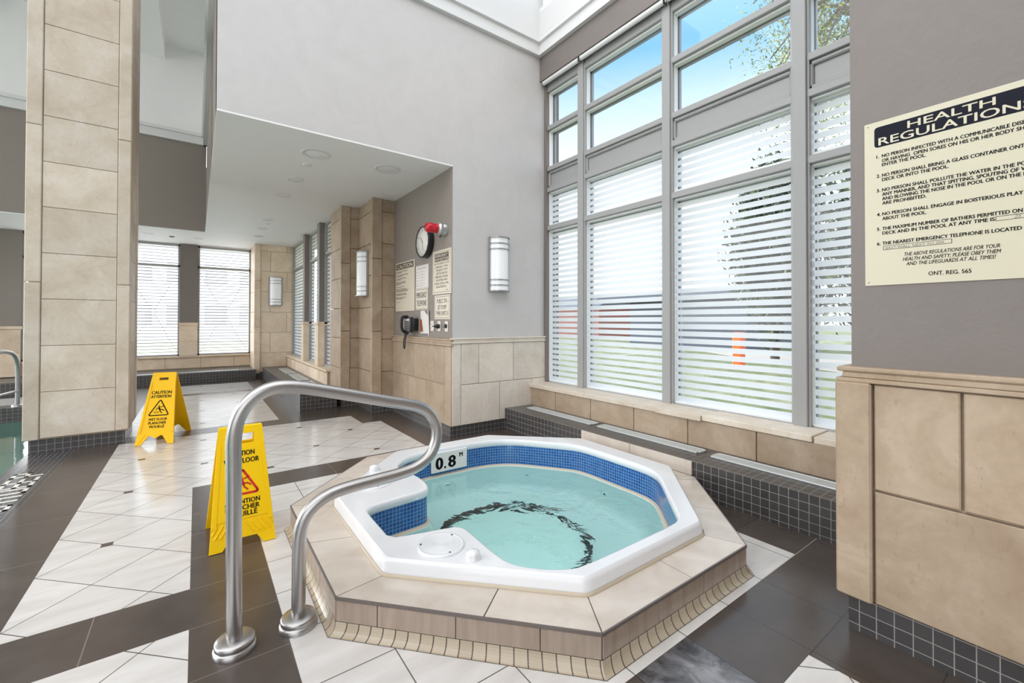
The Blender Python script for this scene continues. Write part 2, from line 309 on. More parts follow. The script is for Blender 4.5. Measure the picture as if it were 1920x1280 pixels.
# ------------------------------------------------------------------ mesh builder
class MB:
    def __init__(s): s.v = []; s.f = []; s.mi = []; s.sm = []; s.tone = []; s.uv = []; s.mats = []
    def mat(s, key):
        if key not in s.mats: s.mats.append(key)
        return s.mats.index(key)
    def add(s, verts, faces, mat, smooth=False, tone=0.5, uvs=None):
        b = len(s.v); s.v += [tuple(v) for v in verts]; mi = s.mat(mat)
        for k, f in enumerate(faces):
            s.f.append([b + i for i in f]); s.mi.append(mi); s.sm.append(smooth); s.tone.append(tone)
            s.uv.append(uvs[k] if uvs else None)
        return s
    def box(s, x0, x1, y0, y1, z0, z1, mat, tone=0.5):
        v = [(x, y, z) for x in (x0, x1) for y in (y0, y1) for z in (z0, z1)]
        return s.add(v, [(0, 1, 3, 2), (4, 6, 7, 5), (0, 4, 5, 1), (2, 3, 7, 6), (0, 2, 6, 4), (1, 5, 7, 3)], mat, tone=tone)
    def bbox(s, x0, x1, y0, y1, z0, z1, mat, c=0.004, tone=0.5, smooth=False):
        """box with chamfered edges"""
        bm = bmesh.new(); bmesh.ops.create_cube(bm, size=1)
        for v in bm.verts: v.co = Vector(((x0 + x1) / 2 + v.co.x * (x1 - x0), (y0 + y1) / 2 + v.co.y * (y1 - y0), (z0 + z1) / 2 + v.co.z * (z1 - z0)))
        bmesh.ops.bevel(bm, geom=bm.edges[:], offset=c, segments=2 if smooth else 1, affect='EDGES', profile=0.5)
        bm.verts.index_update(); s.add([v.co[:] for v in bm.verts], [[v.index for v in f.verts] for f in bm.faces], mat, smooth, tone); bm.free(); return s
    def prism(s, poly, fn, h, mat, holes=(), smooth=False, tone=0.5, h0=0.0):
        """extrude a 2-D outline (with holes); fn(u, v, w) -> world"""
        bm = bmesh.new(); loops = []
        for lp in [poly] + list(holes):
            vs = [bm.verts.new((a, b, 0)) for a, b in lp]; loops.append(vs)
            for i in range(len(vs)): bm.edges.new((vs[i], vs[(i + 1) % len(vs)]))
        bmesh.ops.triangle_fill(bm, use_beauty=True, edges=bm.edges[:])
        bm.verts.index_update(); n = len(bm.verts)
        co = [(v.co.x, v.co.y) for v in bm.verts]; fs = []
        for f in bm.faces:
            idx = [v.index for v in f.verts]
            a, b, c = (co[i] for i in idx[:3])
            if (b[0] - a[0]) * (c[1] - a[1]) - (b[1] - a[1]) * (c[0] - a[0]) < 0: idx.reverse()
            fs.append(idx)
        V = [fn(a, b, h0) for a, b in co] + [fn(a, b, h0 + h) for a, b in co]
        F = [list(reversed(f)) for f in fs] + [[i + n for i in f] for f in fs]
        k = 0
        for li, lp in enumerate(loops):
            L = len(lp); ids = [v.index for v in lp]
            area = sum(co[ids[i]][0] * co[ids[(i + 1) % L]][1] - co[ids[(i + 1) % L]][0] * co[ids[i]][1] for i in range(L))
            for i in range(L):
                a, b = ids[i], ids[(i + 1) % L]
                q = [a, b, b + n, a + n]
                if (area < 0) != (li > 0): q.reverse()
                F.append(q)
        bm.free()
        return s.add(V, F, mat, smooth, tone)
    def flat(s, poly, z, mat, holes=()):
        bm = bmesh.new()
        for lp in [poly] + list(holes):
            vs = [bm.verts.new((a, b, z)) for a, b in lp]
            for i in range(len(vs)): bm.edges.new((vs[i], vs[(i + 1) % len(vs)]))
        bmesh.ops.triangle_fill(bm, use_beauty=True, edges=bm.edges[:]); bm.verts.index_update(); bm.normal_update()
        s.add([v.co[:] for v in bm.verts], [[v.index for v in (f.verts if f.normal.z >= 0 else reversed(f.verts[:]))] for f in bm.faces], mat); bm.free(); return s
    def tube(s, path, r, mat, n=16, closed=False, caps=True):
        P = [Vector(p) for p in path]; N = len(P); rings = []; up = None
        for i in range(N):
            a = P[i - 1] if (i > 0 or closed) else P[i]; b = P[(i + 1) % N] if (i < N - 1 or closed) else P[i]
            d = (b - a).normalized()
            if up is None:
                up = d.orthogonal().normalized()
            up = (up - d * up.dot(d)).normalized(); q = d.cross(up)
            rr = r[i] if isinstance(r, (list, tuple)) else r
            rings.append([P[i] + (up * math.cos(2 * math.pi * k / n) + q * math.sin(2 * math.pi * k / n)) * rr for k in range(n)])
        V = [v for ring in rings for v in ring]; F = []
        for i in range(N if closed else N - 1):
            j = (i + 1) % N
            for k in range(n): F.append([i * n + k, i * n + (k + 1) % n, j * n + (k + 1) % n, j * n + k])
        s.add(V, F, mat, True)
        if caps and not closed: s.add(V, [list(range(n))[::-1], [(N - 1) * n + k for k in range(n)]], mat)
        return s
    def lathe(s, prof, mat, n=32, o=(0, 0, 0), ax=(0, 0, 1), smooth=True, caps=True):
        """prof: [(radius, height)], turned about axis ax through o"""
        a = Vector(ax).normalized(); e1 = a.orthogonal().normalized(); e2 = a.cross(e1); o = Vector(o); V = []; F = []
        for r, h in prof:
            for k in range(n):
                t = 2 * math.pi * k / n
                V.append(o + a * h + (e1 * math.cos(t) + e2 * math.sin(t)) * r)
        for i in range(len(prof) - 1):
            for k in range(n): F.append([i * n + k, i * n + (k + 1) % n, (i + 1) * n + (k + 1) % n, (i + 1) * n + k])
        s.add(V, F, mat, smooth)
        if caps and prof[0][0] > 1e-5: s.add(V[:n], [list(range(n))[::-1]], mat)
        if caps and prof[-1][0] > 1e-5: s.add(V[-n:], [list(range(n))], mat)
        return s
    def loft(s, poly, prof, mat, smooth=True, skip=()):
        """sweep profile (inward offset, z) round a closed CCW outline"""
        N = len(poly); V = []; arc = [0.0]
        for i in range(N):
            a, b = Vector(poly[i]), Vector(poly[(i + 1) % N]); arc.append(arc[-1] + (b - a).length)
        nv = []
        for i in range(N):
            a, b, c = Vector(poly[i - 1]), Vector(poly[i]), Vector(poly[(i + 1) % N])
            n1 = (b - a).normalized(); n2 = (c - b).normalized(); n1 = Vector((-n1.y, n1.x)); n2 = Vector((-n2.y, n2.x))
            mm = (n1 + n2); mm = mm.normalized() if mm.length > 1e-6 else n1
            nv.append(mm / max(0.35, mm.dot(n1)))
        for off, z in prof:
            for i in range(N):
                q = Vector(poly[i]) + nv[i] * off; V.append((q.x, q.y, z))
        F = []; U = []
        vl = [0.0]
        for j in range(len(prof) - 1): vl.append(vl[-1] + math.hypot(prof[j + 1][0] - prof[j][0], prof[j + 1][1] - prof[j][1]))
        for j in range(len(prof) - 1):
            for i in range(N):
                if i in skip: continue
                k = (i + 1) % N
                F.append([j * N + k, j * N + i, (j + 1) * N + i, (j + 1) * N + k])
                U.append([(arc[i + 1], vl[j]), (arc[i], vl[j]), (arc[i], vl[j + 1]), (arc[i + 1], vl[j + 1])])
        s.add(V, F, mat, smooth, uvs=U)
        return [V[(len(prof) - 1) * N + i] for i in range(N)]
    def build(s, name, parent=None, loc=None, base=False):
        """link as one mesh object; verts are world coordinates unless the parent is a thing with its own place"""
        if loc is None: loc = (0, 0, 0)
        if base and parent is None:
            xs = [v[0] for v in s.v]; ys = [v[1] for v in s.v]; zs = [v[2] for v in s.v]
            loc = ((min(xs) + max(xs)) / 2, (min(ys) + max(ys)) / 2, min(zs))
            s.v = [(v[0] - loc[0], v[1] - loc[1], v[2] - loc[2]) for v in s.v]
        elif parent is not None and (parent.get('origin_world') or (parent.parent and parent.parent.get('origin_world'))):
            o = (parent if parent.get('origin_world') else parent.parent).location; s.v = [(v[0] - o[0], v[1] - o[1], v[2] - o[2]) for v in s.v]
        me = bpy.data.meshes.new(name); me.from_pydata(s.v, [], s.f)
        for k in s.mats: me.materials.append(M[k])
        me.polygons.foreach_set('material_index', s.mi); me.polygons.foreach_set('use_smooth', s.sm)
        at = me.attributes.new('tone', 'FLOAT', 'FACE'); at.data.foreach_set('value', s.tone)
        if any(u is not None for u in s.uv):
            ul = me.uv_layers.new(name='UVMap'); k = 0
            for p in me.polygons:
                u = s.uv[p.index]
                for j, li in enumerate(p.loop_indices):
                    if u is not None: ul.data[li].uv = u[j]
        me.update()
        o = bpy.data.objects.new(name, me); C.objects.link(o)
        if parent is not None:
            o.parent = parent
            if parent.get('origin_world') and parent.type == 'MESH': pass
        if parent is None: o.location = loc
        return o

def smooth_by_angle(o, ang=40):
    for p in o.data.polygons: p.use_smooth = True
    try: o.data.set_sharp_from_angle(angle=math.radians(ang))
    except Exception: pass

def tag(o, label=None, cat=None, group=None, kind=None):
    if label: o['label'] = label
    if cat: o['category'] = cat
    if group: o['group'] = group
    if kind: o['kind'] = kind
    return o
def thing(name, loc, label, cat, group=None, rz=0.0, world=True):
    o = bpy.data.objects.new(name, None); C.objects.link(o); o.location = loc; o.rotation_euler = (0, 0, rz); o.empty_display_size = 0.05
    if world: o['origin_world'] = 1
    return tag(o, label, cat, group)
def structure(o, label=None): 
    o['kind'] = 'structure'
    if label: o['label'] = label
    return o
def copy_tree(o, parent=None):
    c = o.copy(); C.objects.link(c); c.parent = parent
    for ch in list(o.children): copy_tree(ch, c)
    return c

def text2d(txt, bold=0.0, shear=0.0):
    """outline of a line of text as flat faces: (verts, faces, width, cap height)"""
    cu = bpy.data.curves.new('t', 'FONT'); cu.body = txt; cu.size = 1.0; cu.offset = bold; cu.shear = shear; cu.fill_mode = 'FRONT' if hasattr(cu, 'fill_mode') else cu.fill_mode
    cu.resolution_u = 3
    ob = bpy.data.objects.new('t', cu); C.objects.link(ob)
    dg = bpy.context.evaluated_depsgraph_get(); dg.update()
    me = bpy.data.meshes.new_from_object(ob.evaluated_get(dg))
    V = [(v.co.x, v.co.y) for v in me.vertices]; F = [list(p.vertices) for p in me.polygons]
    bpy.data.objects.remove(ob); bpy.data.curves.remove(cu); bpy.data.meshes.remove(me)
    return V, F
def put_text(mb, txt, fn, u0, v0, h, mat, width=None, align='L', bold=0.018, wscale=1.0, shear=0.0, w=0.0012):
    """baseline start (u0, v0), cap height h; fn(u, v, w) -> point"""
    V, F = text2d(txt, 0.0, shear)
    if not V: return
    x0 = min(v[0] for v in V); x1 = max(v[0] for v in V)
    sy = h / 0.72; sxx = sy * wscale
    if width: sxx = width / max(1e-6, x1 - x0)
    tw = (x1 - x0) * sxx
    o = u0 if align == 'L' else (u0 - tw / 2 if align == 'C' else u0 - tw)
    e = bold * sy                       # heavier strokes: the outline laid down again a hair to either side
    for du, dv, dw in (((0, 0, 0),) if bold <= 0 else ((0, 0, 0), (e, 0, 2e-5), (-e, 0, 4e-5), (0, e * .5, 6e-5), (0, -e * .5, 8e-5))):
        mb.add([fn(o + (a - x0) * sxx + du, v0 + b * sy + dv, w + dw) for a, b in V], F, mat)
    return tw
def stroke(mb, pts, wd, fn, mat, w=0.0014, closed=False):
    """polyline of given width drawn as joined quads + round joints on a surface"""
    P = [Vector(p) for p in pts]; n = len(P)
    for i in range(n if closed else n - 1):
        a, b = P[i], P[(i + 1) % n]; d = (b - a)
        if d.length < 1e-9: continue
        d.normalize(); q = Vector((-d.y, d.x)) * wd / 2
        mb.add([fn(*(a - q), w), fn(*(b - q), w), fn(*(b + q), w), fn(*(a + q), w)], [(0, 1, 2, 3)], mat)
    for a in P:
        mb.add([fn(a.x + wd / 2 * math.cos(t * math.pi / 4), a.y + wd / 2 * math.sin(t * math.pi / 4), w) for t in range(8)], [list(range(8))], mat)

def blocks(mb, rects, fn, depth, gap=0.005, ch=0.003, mat='stone'):
    """stone blocks: each rect (u0, u1, v0, v1) stands `depth` proud with a chamfered edge; fn(u, v, w)"""
    for (u0, u1, v0, v1) in rects:
        g = gap / 2; a, b, c, d = u0 + g, u1 - g, v0 + g, v1 - g
        if b - a < 0.004 or d - c < 0.004: continue
        k = ch
        V = [fn(a, c, 0), fn(b, c, 0), fn(b, d, 0), fn(a, d, 0), fn(a, c, depth - k), fn(b, c, depth - k), fn(b, d, depth - k), fn(a, d, depth - k),
             fn(a + k, c + k, depth), fn(b - k, c + k, depth), fn(b - k, d - k, depth), fn(a + k, d - k, depth)]
        F = [(8, 9, 10, 11)] + [(i, (i + 1) % 4, 4 + (i + 1) % 4, 4 + i) for i in range(4)] + [(4 + i, 4 + (i + 1) % 4, 8 + (i + 1) % 4, 8 + i) for i in range(4)]
        mb.add(V, F, mat, tone=random.random())

def on_y(y):      # face looking toward the camera (-Y): u = X, v = Z
    return lambda u, v, w=0.0: (u, y - w, v)
def on_x(x):      # face looking toward -X: u runs toward -Y, v = Z (u = -Y)
    return lambda u, v, w=0.0: (x - w, -u, v)
def on_xr(x):     # face looking toward +X: u = Y
    return lambda u, v, w=0.0: (x + w, u, v)
ZC = [0.13, 0.53, 0.93, 1.335, 1.735, 2.135, 2.53, 2.93, 3.33, 3.73, 4.13, 4.53, 4.93, 5.33, 5.73]   # stone course lines

# ================================================================== outlines of the spa (world X, Y)
def chaikin(p, n=1, keep=0.25):
    for _ in range(n):
        o = []
        for i in range(len(p)):
            a, b = p[i], p[(i + 1) % len(p)]
            o += [(a[0] + (b[0] - a[0]) * keep, a[1] + (b[1] - a[1]) * keep), (b[0] + (a[0] - b[0]) * keep, b[1] + (a[1] - b[1]) * keep)]
        p = o
    return p
def roundcorner(p, r, n=4):
    o = []
    for i in range(len(p)):
        a, b, c = Vector(p[i - 1]), Vector(p[i]), Vector(p[(i + 1) % len(p)])
        u = (a - b).normalized(); v = (c - b).normalized()
        for k in range(n + 1):
            t = k / n; q = (b + u * r) * (1 - t) ** 2 + b * 2 * t * (1 - t) + (b + v * r) * t ** 2; o.append((q.x, q.y))
    return o
OUT = [(0.617, 1.712), (1.182, 1.140), (1.962, 1.140), (2.545, 1.697), (2.556, 2.530), (1.985, 3.070), (1.184, 3.082), (0.617, 2.500)]      # rim, CCW
COP = [(0.426, 1.684), (1.082, 0.978), (2.036, 0.974), (2.652, 1.597), (2.652, 2.648), (2.030, 3.265), (1.045, 3.268), (0.430, 2.655)]      # tiled surround, CCW
PIN = [(0.688, 1.86), (0.80, 1.825), (0.95, 1.79), (0.985, 1.775), (1.001, 1.735), (0.998, 1.68), (0.990, 1.44), (1.01, 1.365), (1.07, 1.29), (1.15, 1.225), (1.22, 1.20), (1.50, 1.197), (1.82, 1.197), (1.90, 1.215), (1.965, 1.268),
       (2.13, 1.43), (2.32, 1.618), (2.375, 1.70), (2.402, 1.80), (2.406, 2.05), (2.404, 2.30), (2.385, 2.41), (2.33, 2.50), (2.20, 2.68), (2.08, 2.83), (1.95, 2.905), (1.80, 2.94), (1.60, 2.952), (1.40, 2.955), (1.24, 2.93), (1.14, 2.86), (1.075, 2.77), (1.062, 2.70), (1.085, 2.58),
       (1.10, 2.48), (1.095, 2.37), (1.08, 2.31), (1.05, 2.283), (0.98, 2.275), (0.80, 2.262), (0.73, 2.245), (0.695, 2.21), (0.688, 2.15), (0.688, 2.0)]
PIN = chaikin(PIN, 1)

# ================================================================== FLOOR
def floor_kind(x, y):
    if y > 9.52: return 'dark'
    if x < -1.164: return 'pool' if y < 8.45 else ('mosaic_floor' if y < 8.75 else 'light_o')
    if x < -0.87: return 'mosaic_floor'
    if x < -0.575: return 'dark_p'
    if y > 5.68:
        if x > 0.785: return 'dark'
        if 8.26 < y < 8.475: return 'dark_x'
        return 'light_d'
    if y > 5.395: return 'dark_x' if x < 0.785 else 'dark'
    if y > 3.71:
        if x < 1.515: return 'light_d'
        if x < 1.72 and y < 4.925: return 'light_d'
        return 'dark'
    if y > 3.412:
        if -0.575 < x < 1.72 and x < -0.015: return 'light_d'
        return 'dark_x' if x < 1.72 else 'dark'
    if x < -0.015:
        if 2.016 < y < 2.317: return 'dark_x'
        return 'light_d'
    if x < 0.277: return 'dark'
    if y < 0.609 and x < 1.716: return 'light_d'
    if y < 0.907: return 'dark_g' if x > 1.0 else 'dark_g'
    if x > 2.40 and y < 3.4: return 'dark_g'
    return 'light_o'
xb = [-9, -1.164, -0.87, -0.575, -0.015, 0.277, 0.785, 1.0, 1.515, 1.716, 1.72, 2.40, 3.6]
yb = [-4, 0.609, 0.907, 2.016, 2.317, 3.40, 3.412, 3.71, 4.925, 5.395, 5.68, 8.26, 8.45, 8.475, 8.75, 9.52, 11.0]
fl = MB()
for i in range(len(xb) - 1):
    for j in range(len(yb) - 1):
        k = floor_kind((xb[i] + xb[i + 1]) / 2, (yb[j] + yb[j + 1]) / 2)
        if k == 'pool': continue
        x0, x1, y0, y1 = xb[i], xb[i + 1], yb[j], yb[j + 1]
        if 0.27 < x0 and x1 < 2.41 and 0.90 < y0 and y1 < 3.41: continue      # laid below, round the spa well
        fl.add([(x0, y0, 0), (x1, y0, 0), (x1, y1, 0), (x0, y1, 0)], [(0, 1, 2, 3)], k)
fl.flat([(0.277, 0.907), (2.40, 0.907), (2.40, 3.40), (0.277, 3.40)], 0.0, 'light_o', holes=[[(min(a, 2.398), b) for a, b in PIN]])
# dark inset squares at every second tile corner
for mI in range(-2, 12):
    for nI in range(-3, 12):
        a = 2.661 + 0.841 * mI; b = 2.549 + 0.838 * nI
        x = (a - b) / 2; y = (a + b) / 2
        h = 0.0235
        if all(floor_kind(x + dx, y + dy) == 'light_d' for dx in (-h, h) for dy in (-h, h)) and -0.57 < x < 1.72 and y < 9.4:
            fl.add([(x - h, y - h, 0.0006), (x + h, y - h, 0.0006), (x + h, y + h, 0.0006), (x - h, y + h, 0.0006)], [(0, 1, 2, 3)], 'inset')
# mosaic lettering in the pool edge, read from the deck facing the water
GL = {'A': [(0, 0, .25, 1), (.75, 0, 1, 1), (0, .86, 1, 1), (0, .4, 1, .54)], 'C': [(0, 0, .25, 1), (0, .86, 1, 1), (0, 0, 1, .14)], 'U': [(0, 0, .25, 1), (.75, 0, 1, 1), (0, 0, 1, .14)],
      'T': [(.38, 0, .62, 1), (0, .86, 1, 1)], 'I': [(.38, 0, .62, 1)], 'O': [(0, 0, .25, 1), (.75, 0, 1, 1), (0, .86, 1, 1), (0, 0, 1, .14)], 'N': [(0, 0, .25, 1), (.75, 0, 1, 1), (.3, .5, .7, .7)],
      'D': [(0, 0, .25, 1), (.75, .1, 1, .9), (0, .86, .8, 1), (0, 0, .8, .14)], 'E': [(0, 0, .25, 1), (0, .86, 1, 1), (0, .43, .9, .57), (0, 0, 1, .14)], 'P': [(0, 0, .25, 1), (.75, .43, 1, 1), (0, .86, 1, 1), (0, .43, 1, .57)]}
for word, ys in (('DEEP', [4.262, 4.395, 4.512, 4.668]), ('CAUTION', [3.10, 3.26, 3.43, 3.60, 3.74, 3.912, 4.094])):
    for ch, y0 in zip(word, ys):
        for (a, b, c, d) in GL[ch]:
            fl.add([(-0.918 - 0.172 * d, y0 + 0.118 * a, 0.0008), (-0.918 - 0.172 * b, y0 + 0.118 * a, 0.0008), (-0.918 - 0.172 * b, y0 + 0.118 * c, 0.0008), (-0.918 - 0.172 * d, y0 + 0.118 * c, 0.0008)], [(0, 1, 2, 3)], 'wtile')
# pool basin (sides and bottom) is part of the floor
fl.add([(-1.164, -4, 0), (-1.164, 8.45, 0), (-1.164, 8.45, -1.3), (-1.164, -4, -1.3)], [(0, 1, 2, 3)], 'poolshell')
fl.add([(-9, 8.45, 0), (-1.164, 8.45, 0), (-1.164, 8.45, -0.2), (-9, 8.45, -0.2)], [(0, 1, 2, 3)], 'mosaic')
fl.add([(-9, 8.45, -0.2), (-1.164, 8.45, -0.2), (-1.164, 8.45, -1.3), (-9, 8.45, -1.3)], [(0, 1, 2, 3)], 'poolshell')
fl.add([(-9, -4, -1.3), (-1.164, -4, -1.3), (-1.164, 8.45, -1.3), (-9, 8.45, -1.3)], [(0, 1, 2, 3)], 'poolshell')
fl.add([(1.163, 0.611, 0.0005), (1.4515, 0.611, 0.0005), (1.4515, 0.905, 0.0005), (1.163, 0.905, 0.0005)], [(0, 1, 2, 3)], 'glare_tile')  # single tile carrying the painted window glare
fl.add([(2.05, 0.9055, 0.0005), (2.667, 0.9055, 0.0005), (2.667, 0.9085, 0.0005), (2.05, 0.9085, 0.0005)], [(0, 1, 2, 3)], 'palejoint')
structure(fl.build('floor'), 'pale and dark brown tiled floor round the spa and pool')
pw = MB(); pw.add([(-9, -4, -0.19), (-1.166, -4, -0.19), (-1.166, 8.448, -0.19), (-9, 8.448, -0.19)], [(0, 1, 2, 3)], 'poolwater')
tag(pw.build('pool_water'), 'green swimming pool water beyond the stone column', 'water', kind='stuff')

# ================================================================== WALLS
# --- back wall: pale plaster over the alcove opening, then down to the wainscot at the right
w = MB()
w.box(0.105, 3.40, 3.80, 3.98, 2.70, 4.20, 'plaster')
w.box(2.042, 3.40, 3.80, 4.00, 0.0, 2.70, 'plaster')
wb = structure(w.build('wall_back'), 'pale trowelled plaster wall above the alcove opening')
q = MB(); f = on_y(3.80)
q.box(2.042, 3.24, 3.790, 3.801, 0.11, 0.93, 'stone_gap')
blocks(q, [(2.030, 2.132, 0.11, 0.925), (2.132, 2.342, 0.513, 0.925), (2.342, 2.78, 0.513, 0.925), (2.78, 3.24, 0.513, 0.925), (2.132, 2.60, 0.11, 0.513), (2.60, 3.03, 0.11, 0.513), (3.03, 3.24, 0.11, 0.513)], f, 0.02, 0.006, mat='stone_lit')
q.build('stone_wainscot', wb)
q = MB()
q.bbox(2.02, 3.24, 3.768, 3.80, 0.925, 0.945, 'stone_lit', 0.003); q.bbox(2.025, 3.24, 3.775, 3.80, 0.945, 0.966, 'stone_lit', 0.003); q.bbox(2.012, 3.24, 3.762, 3.80, 0.966, 0.980, 'stone_lit', 0.003)
q.build('wainscot_cap', wb)
structure_b = MB(); structure_b.box(2.035, 2.70, 3.786, 3.80, 0.0, 0.11, 'mosaic')
structure(structure_b.build('baseboard_back'))

# --- alcove side wall (looks toward -X) with stone wainscot
w = MB(); w.box(2.042, 3.40, 4.00, 5.40, 0.0, 2.70, 'brown'); w.box(2.040, 2.043, 3.801, 4.0, 0.97, 2.69, 'brown')
wa = structure(w.build('wall_alcove'), 'brown painted alcove wall carrying the signs, clock and telephone')
q = MB(); f = on_x(2.040)
q.box(2.030, 2.043, 3.801, 5.35, 0.11, 0.93, 'stone_gap')
ya = lambda *p: [(-b, -a, c, d) for a, b, c, d in p]
blocks(q, ya((3.782, 3.925, 0.11, 0.90), (3.925, 4.169, 0.51, 0.90), (4.169, 4.686, 0.51, 0.90), (4.686, 5.20, 0.51, 0.90), (5.20, 5.35, 0.51, 0.90), (3.925, 4.362, 0.11, 0.51), (4.362, 4.837, 0.11, 0.51), (4.837, 5.35, 0.11, 0.51)), f, 0.02, 0.006, mat='stone_warm_shaded')
q.build('stone_wainscot', wa)
q = MB(); q.bbox(2.008, 2.04, 3.765, 5.35, 0.90, 0.925, 'stone_warm_shaded', 0.003); q.bbox(2.014, 2.04, 3.77, 5.35, 0.925, 0.955, 'stone_warm_shaded', 0.003); q.bbox(2.004, 2.04, 3.763, 5.35, 0.955, 0.973, 'stone_warm_shaded', 0.003)
q.build('wainscot_cap', wa)
q = MB(); q.box(2.022, 2.04, 3.79, 5.35, 0.0, 0.11, 'mosaic'); structure(q.build('baseboard_alcove'))

# --- stepped limestone pier at the end of the alcove
w = MB()
w.box(1.80, 2.30, 5.375, 6.02, 0.0, 2.70, 'stone_gap'); w.box(1.60, 2.30, 6.00, 6.60, 0.0, 2.70, 'stone_gap'); w.box(2.30, 2.8, 5.375, 6.60, 0.0, 2.70, 'stone_gap')
def course(u0, u1, f, dep, off=0.0, zc=(0.11, 0.515, 0.92, 1.32, 1.727, 2.128, 2.53, 2.685), mbx=None):
    blocks(mbx, [(u0, u1, zc[i], zc[i + 1]) for i in range(len(zc) - 1)], f, dep, 0.006, mat='stone_warm_shaded')
course(1.872, 2.045, on_y(5.375), 0.02, mbx=w)
course(1.745, 1.872, on_y(5.375), 0.045, mbx=w, zc=(0.11, 1.02, 1.928, 2.685))
course(-6.0, -5.375, on_x(1.80), 0.03, mbx=w)
course(1.662, 1.80, on_y(6.0), 0.02, mbx=w)
course(1.538, 1.662, on_y(6.0), 0.04, mbx=w, zc=(0.11, 1.015, 1.92, 2.685))
course(-6.6, -6.0, on_x(1.60), 0.04, mbx=w)
w.box(1.76, 2.05, 5.345, 5.38, 0, 0.115, 'mosaic'); w.box(1.775, 1.80, 5.36, 5.99, 0, 0.115, 'mosaic'); w.box(1.56, 1.80, 5.975, 6.0, 0, 0.115, 'mosaic')
structure(w.build('wall_pier'), 'stepped limestone pier between the alcove and the far windows')

# --- far right window wall (X = 1.6) beyond the pier
w = MB()
w.box(1.53, 1.80, 6.6, 9.98, 0.0, 0.42, 'stone_gap')
blocks(w, [(-6.6 - 0.56 * (i + 1), -6.6 - 0.56 * i, 0.12, 0.40) for i in range(6)], on_x(1.53), 0.015, 0.006, mat='stone_far_lit')
structure(w.build('wall_right'), 'low stone wall under the far side windows')
q = MB(); q.bbox(1.49, 1.72, 6.55, 9.96, 0.42, 0.45, 'stone_far_lit', 0.004); structure(q.build('trim_1'))
for k, (y0, y1) in enumerate(((7.19, 7.36), (8.33, 8.47))):
    w = MB(); w.box(1.535, 1.70, y0, y1, 1.13, 2.685, 'paint')
    w.bbox(1.515, 1.70, y0 - 0.02, y1 + 0.02, 0.45, 0.79, 'stone_far_lit', 0.004, 0.4); w.bbox(1.515, 1.70, y0 - 0.02, y1 + 0.02, 0.79, 1.08, 'stone_far_lit', 0.004, 0.7)
    w.bbox(1.505, 1.70, y0 - 0.03, y1 + 0.03, 1.08, 1.10, 'stone_far_lit', 0.003); w.bbox(1.51, 1.70, y0 - 0.025, y1 + 0.025, 1.10, 1.135, 'stone_far_lit', 0.003)
    structure(w.build('pillar'), ['painted pillar with stone foot between the nearer far side windows', 'painted pillar with stone foot nearest the far sconce wall'][k])
def small_window(name, ax, c, u0, u1, z0, z1, zt, label):
    """two-light window in plane ax=c; frame, transom, outer frame and two panes"""
    fn = (lambda u, d, z: (c + d, u, z)) if ax == 'x' else (lambda u, d, z: (u, c + d, z))
    root = bpy.data.objects.new(name, None); C.objects.link(root); structure(root, label); root['origin_world'] = 1
    def bx(mb, a0, a1, d0, d1, zz0, zz1, mt):
        P, Q = fn(a0, d0, zz0), fn(a1, d1, zz1)
        mb.box(min(P[0], Q[0]), max(P[0], Q[0]), min(P[1], Q[1]), max(P[1], Q[1]), zz0, zz1, mt)
    g = MB(); fw = 0.035
    for (a0, a1, b0, b1) in ((u0, u0 + fw, z0, z1), (u1 - fw, u1, z0, z1), (u0, u1, z0, z0 + fw), (u0, u1, z1 - fw, z1), (u0, u1, zt - .02, zt + .02)):
        bx(g, a0, a1, -0.01, 0.06, b0, b1, 'alu')
    g.build('window_frame', root)
    for (b0, b1) in ((z0 + fw, zt - .02), (zt + .02, z1 - fw)):
        g = MB(); P, Q = fn(u0 + fw, 0.03, b0), fn(u1 - fw, 0.03, b1)
        if ax == 'x': g.add([(P[0], P[1], b0), (P[0], Q[1], b0), (P[0], Q[1], b1), (P[0], P[1], b1)], [(3, 2, 1, 0)], 'film_far')
        else: g.add([(P[0], P[1], b0), (Q[0], P[1], b0), (Q[0], P[1], b1), (P[0], P[1], b1)], [(0, 1, 2, 3)], 'film_far')
        g.build('pane', root)
    return root
small_window('window_2', 'x', 1.62, 6.6, 7.20, 0.45, 2.685, 2.2, 'first narrow striped window past the stone pier')
small_window('window_3', 'x', 1.62, 7.35, 8.34, 0.45, 2.685, 2.2, 'middle narrow striped window past the stone pier')
small_window('window_4', 'x', 1.62, 8.46, 9.96, 0.45, 2.685, 2.2, 'narrow striped window beside the far sconce wall')

# --- far sconce wall (Y = 9.97), pilaster and return
w = MB(); w.box(1.02, 1.85, 9.98, 10.2, 0.0, 2.70, 'stone_gap'); w.box(0.95, 1.03, 9.98, 10.9, 0, 2.70, 'stone_gap')
zc = [0.13, 0.505, 0.913, 1.325, 1.74, 2.148, 2.56, 2.685]
bl = []
for i in range(7):
    sp = 1.205 if i % 2 == 1 else 1.505
    bl += [(1.03, sp, zc[i], zc[i + 1]), (sp, 1.72, zc[i], zc[i + 1])]
blocks(w, bl, on_y(9.985), 0.015, 0.006, mat='stone_far_lit')
blocks(w, [(0.92, 1.03, 0.10, 1.026), (0.92, 1.03, 1.026, 1.958), (0.92, 1.03, 1.958, 2.685)], on_y(9.98), 0.035, 0.006, mat='stone_far_lit')
blocks(w, [(-10.8, -9.98, zc[i], zc[i + 1]) for i in range(7)], on_x(0.95), 0.02, 0.006, mat='stone_far_lit')
w.box(0.945, 1.10, 9.95, 9.99, 0, 0.11, 'mosaic')
structure(w.build('wall_far_right'), 'far limestone wall carrying a sconce')
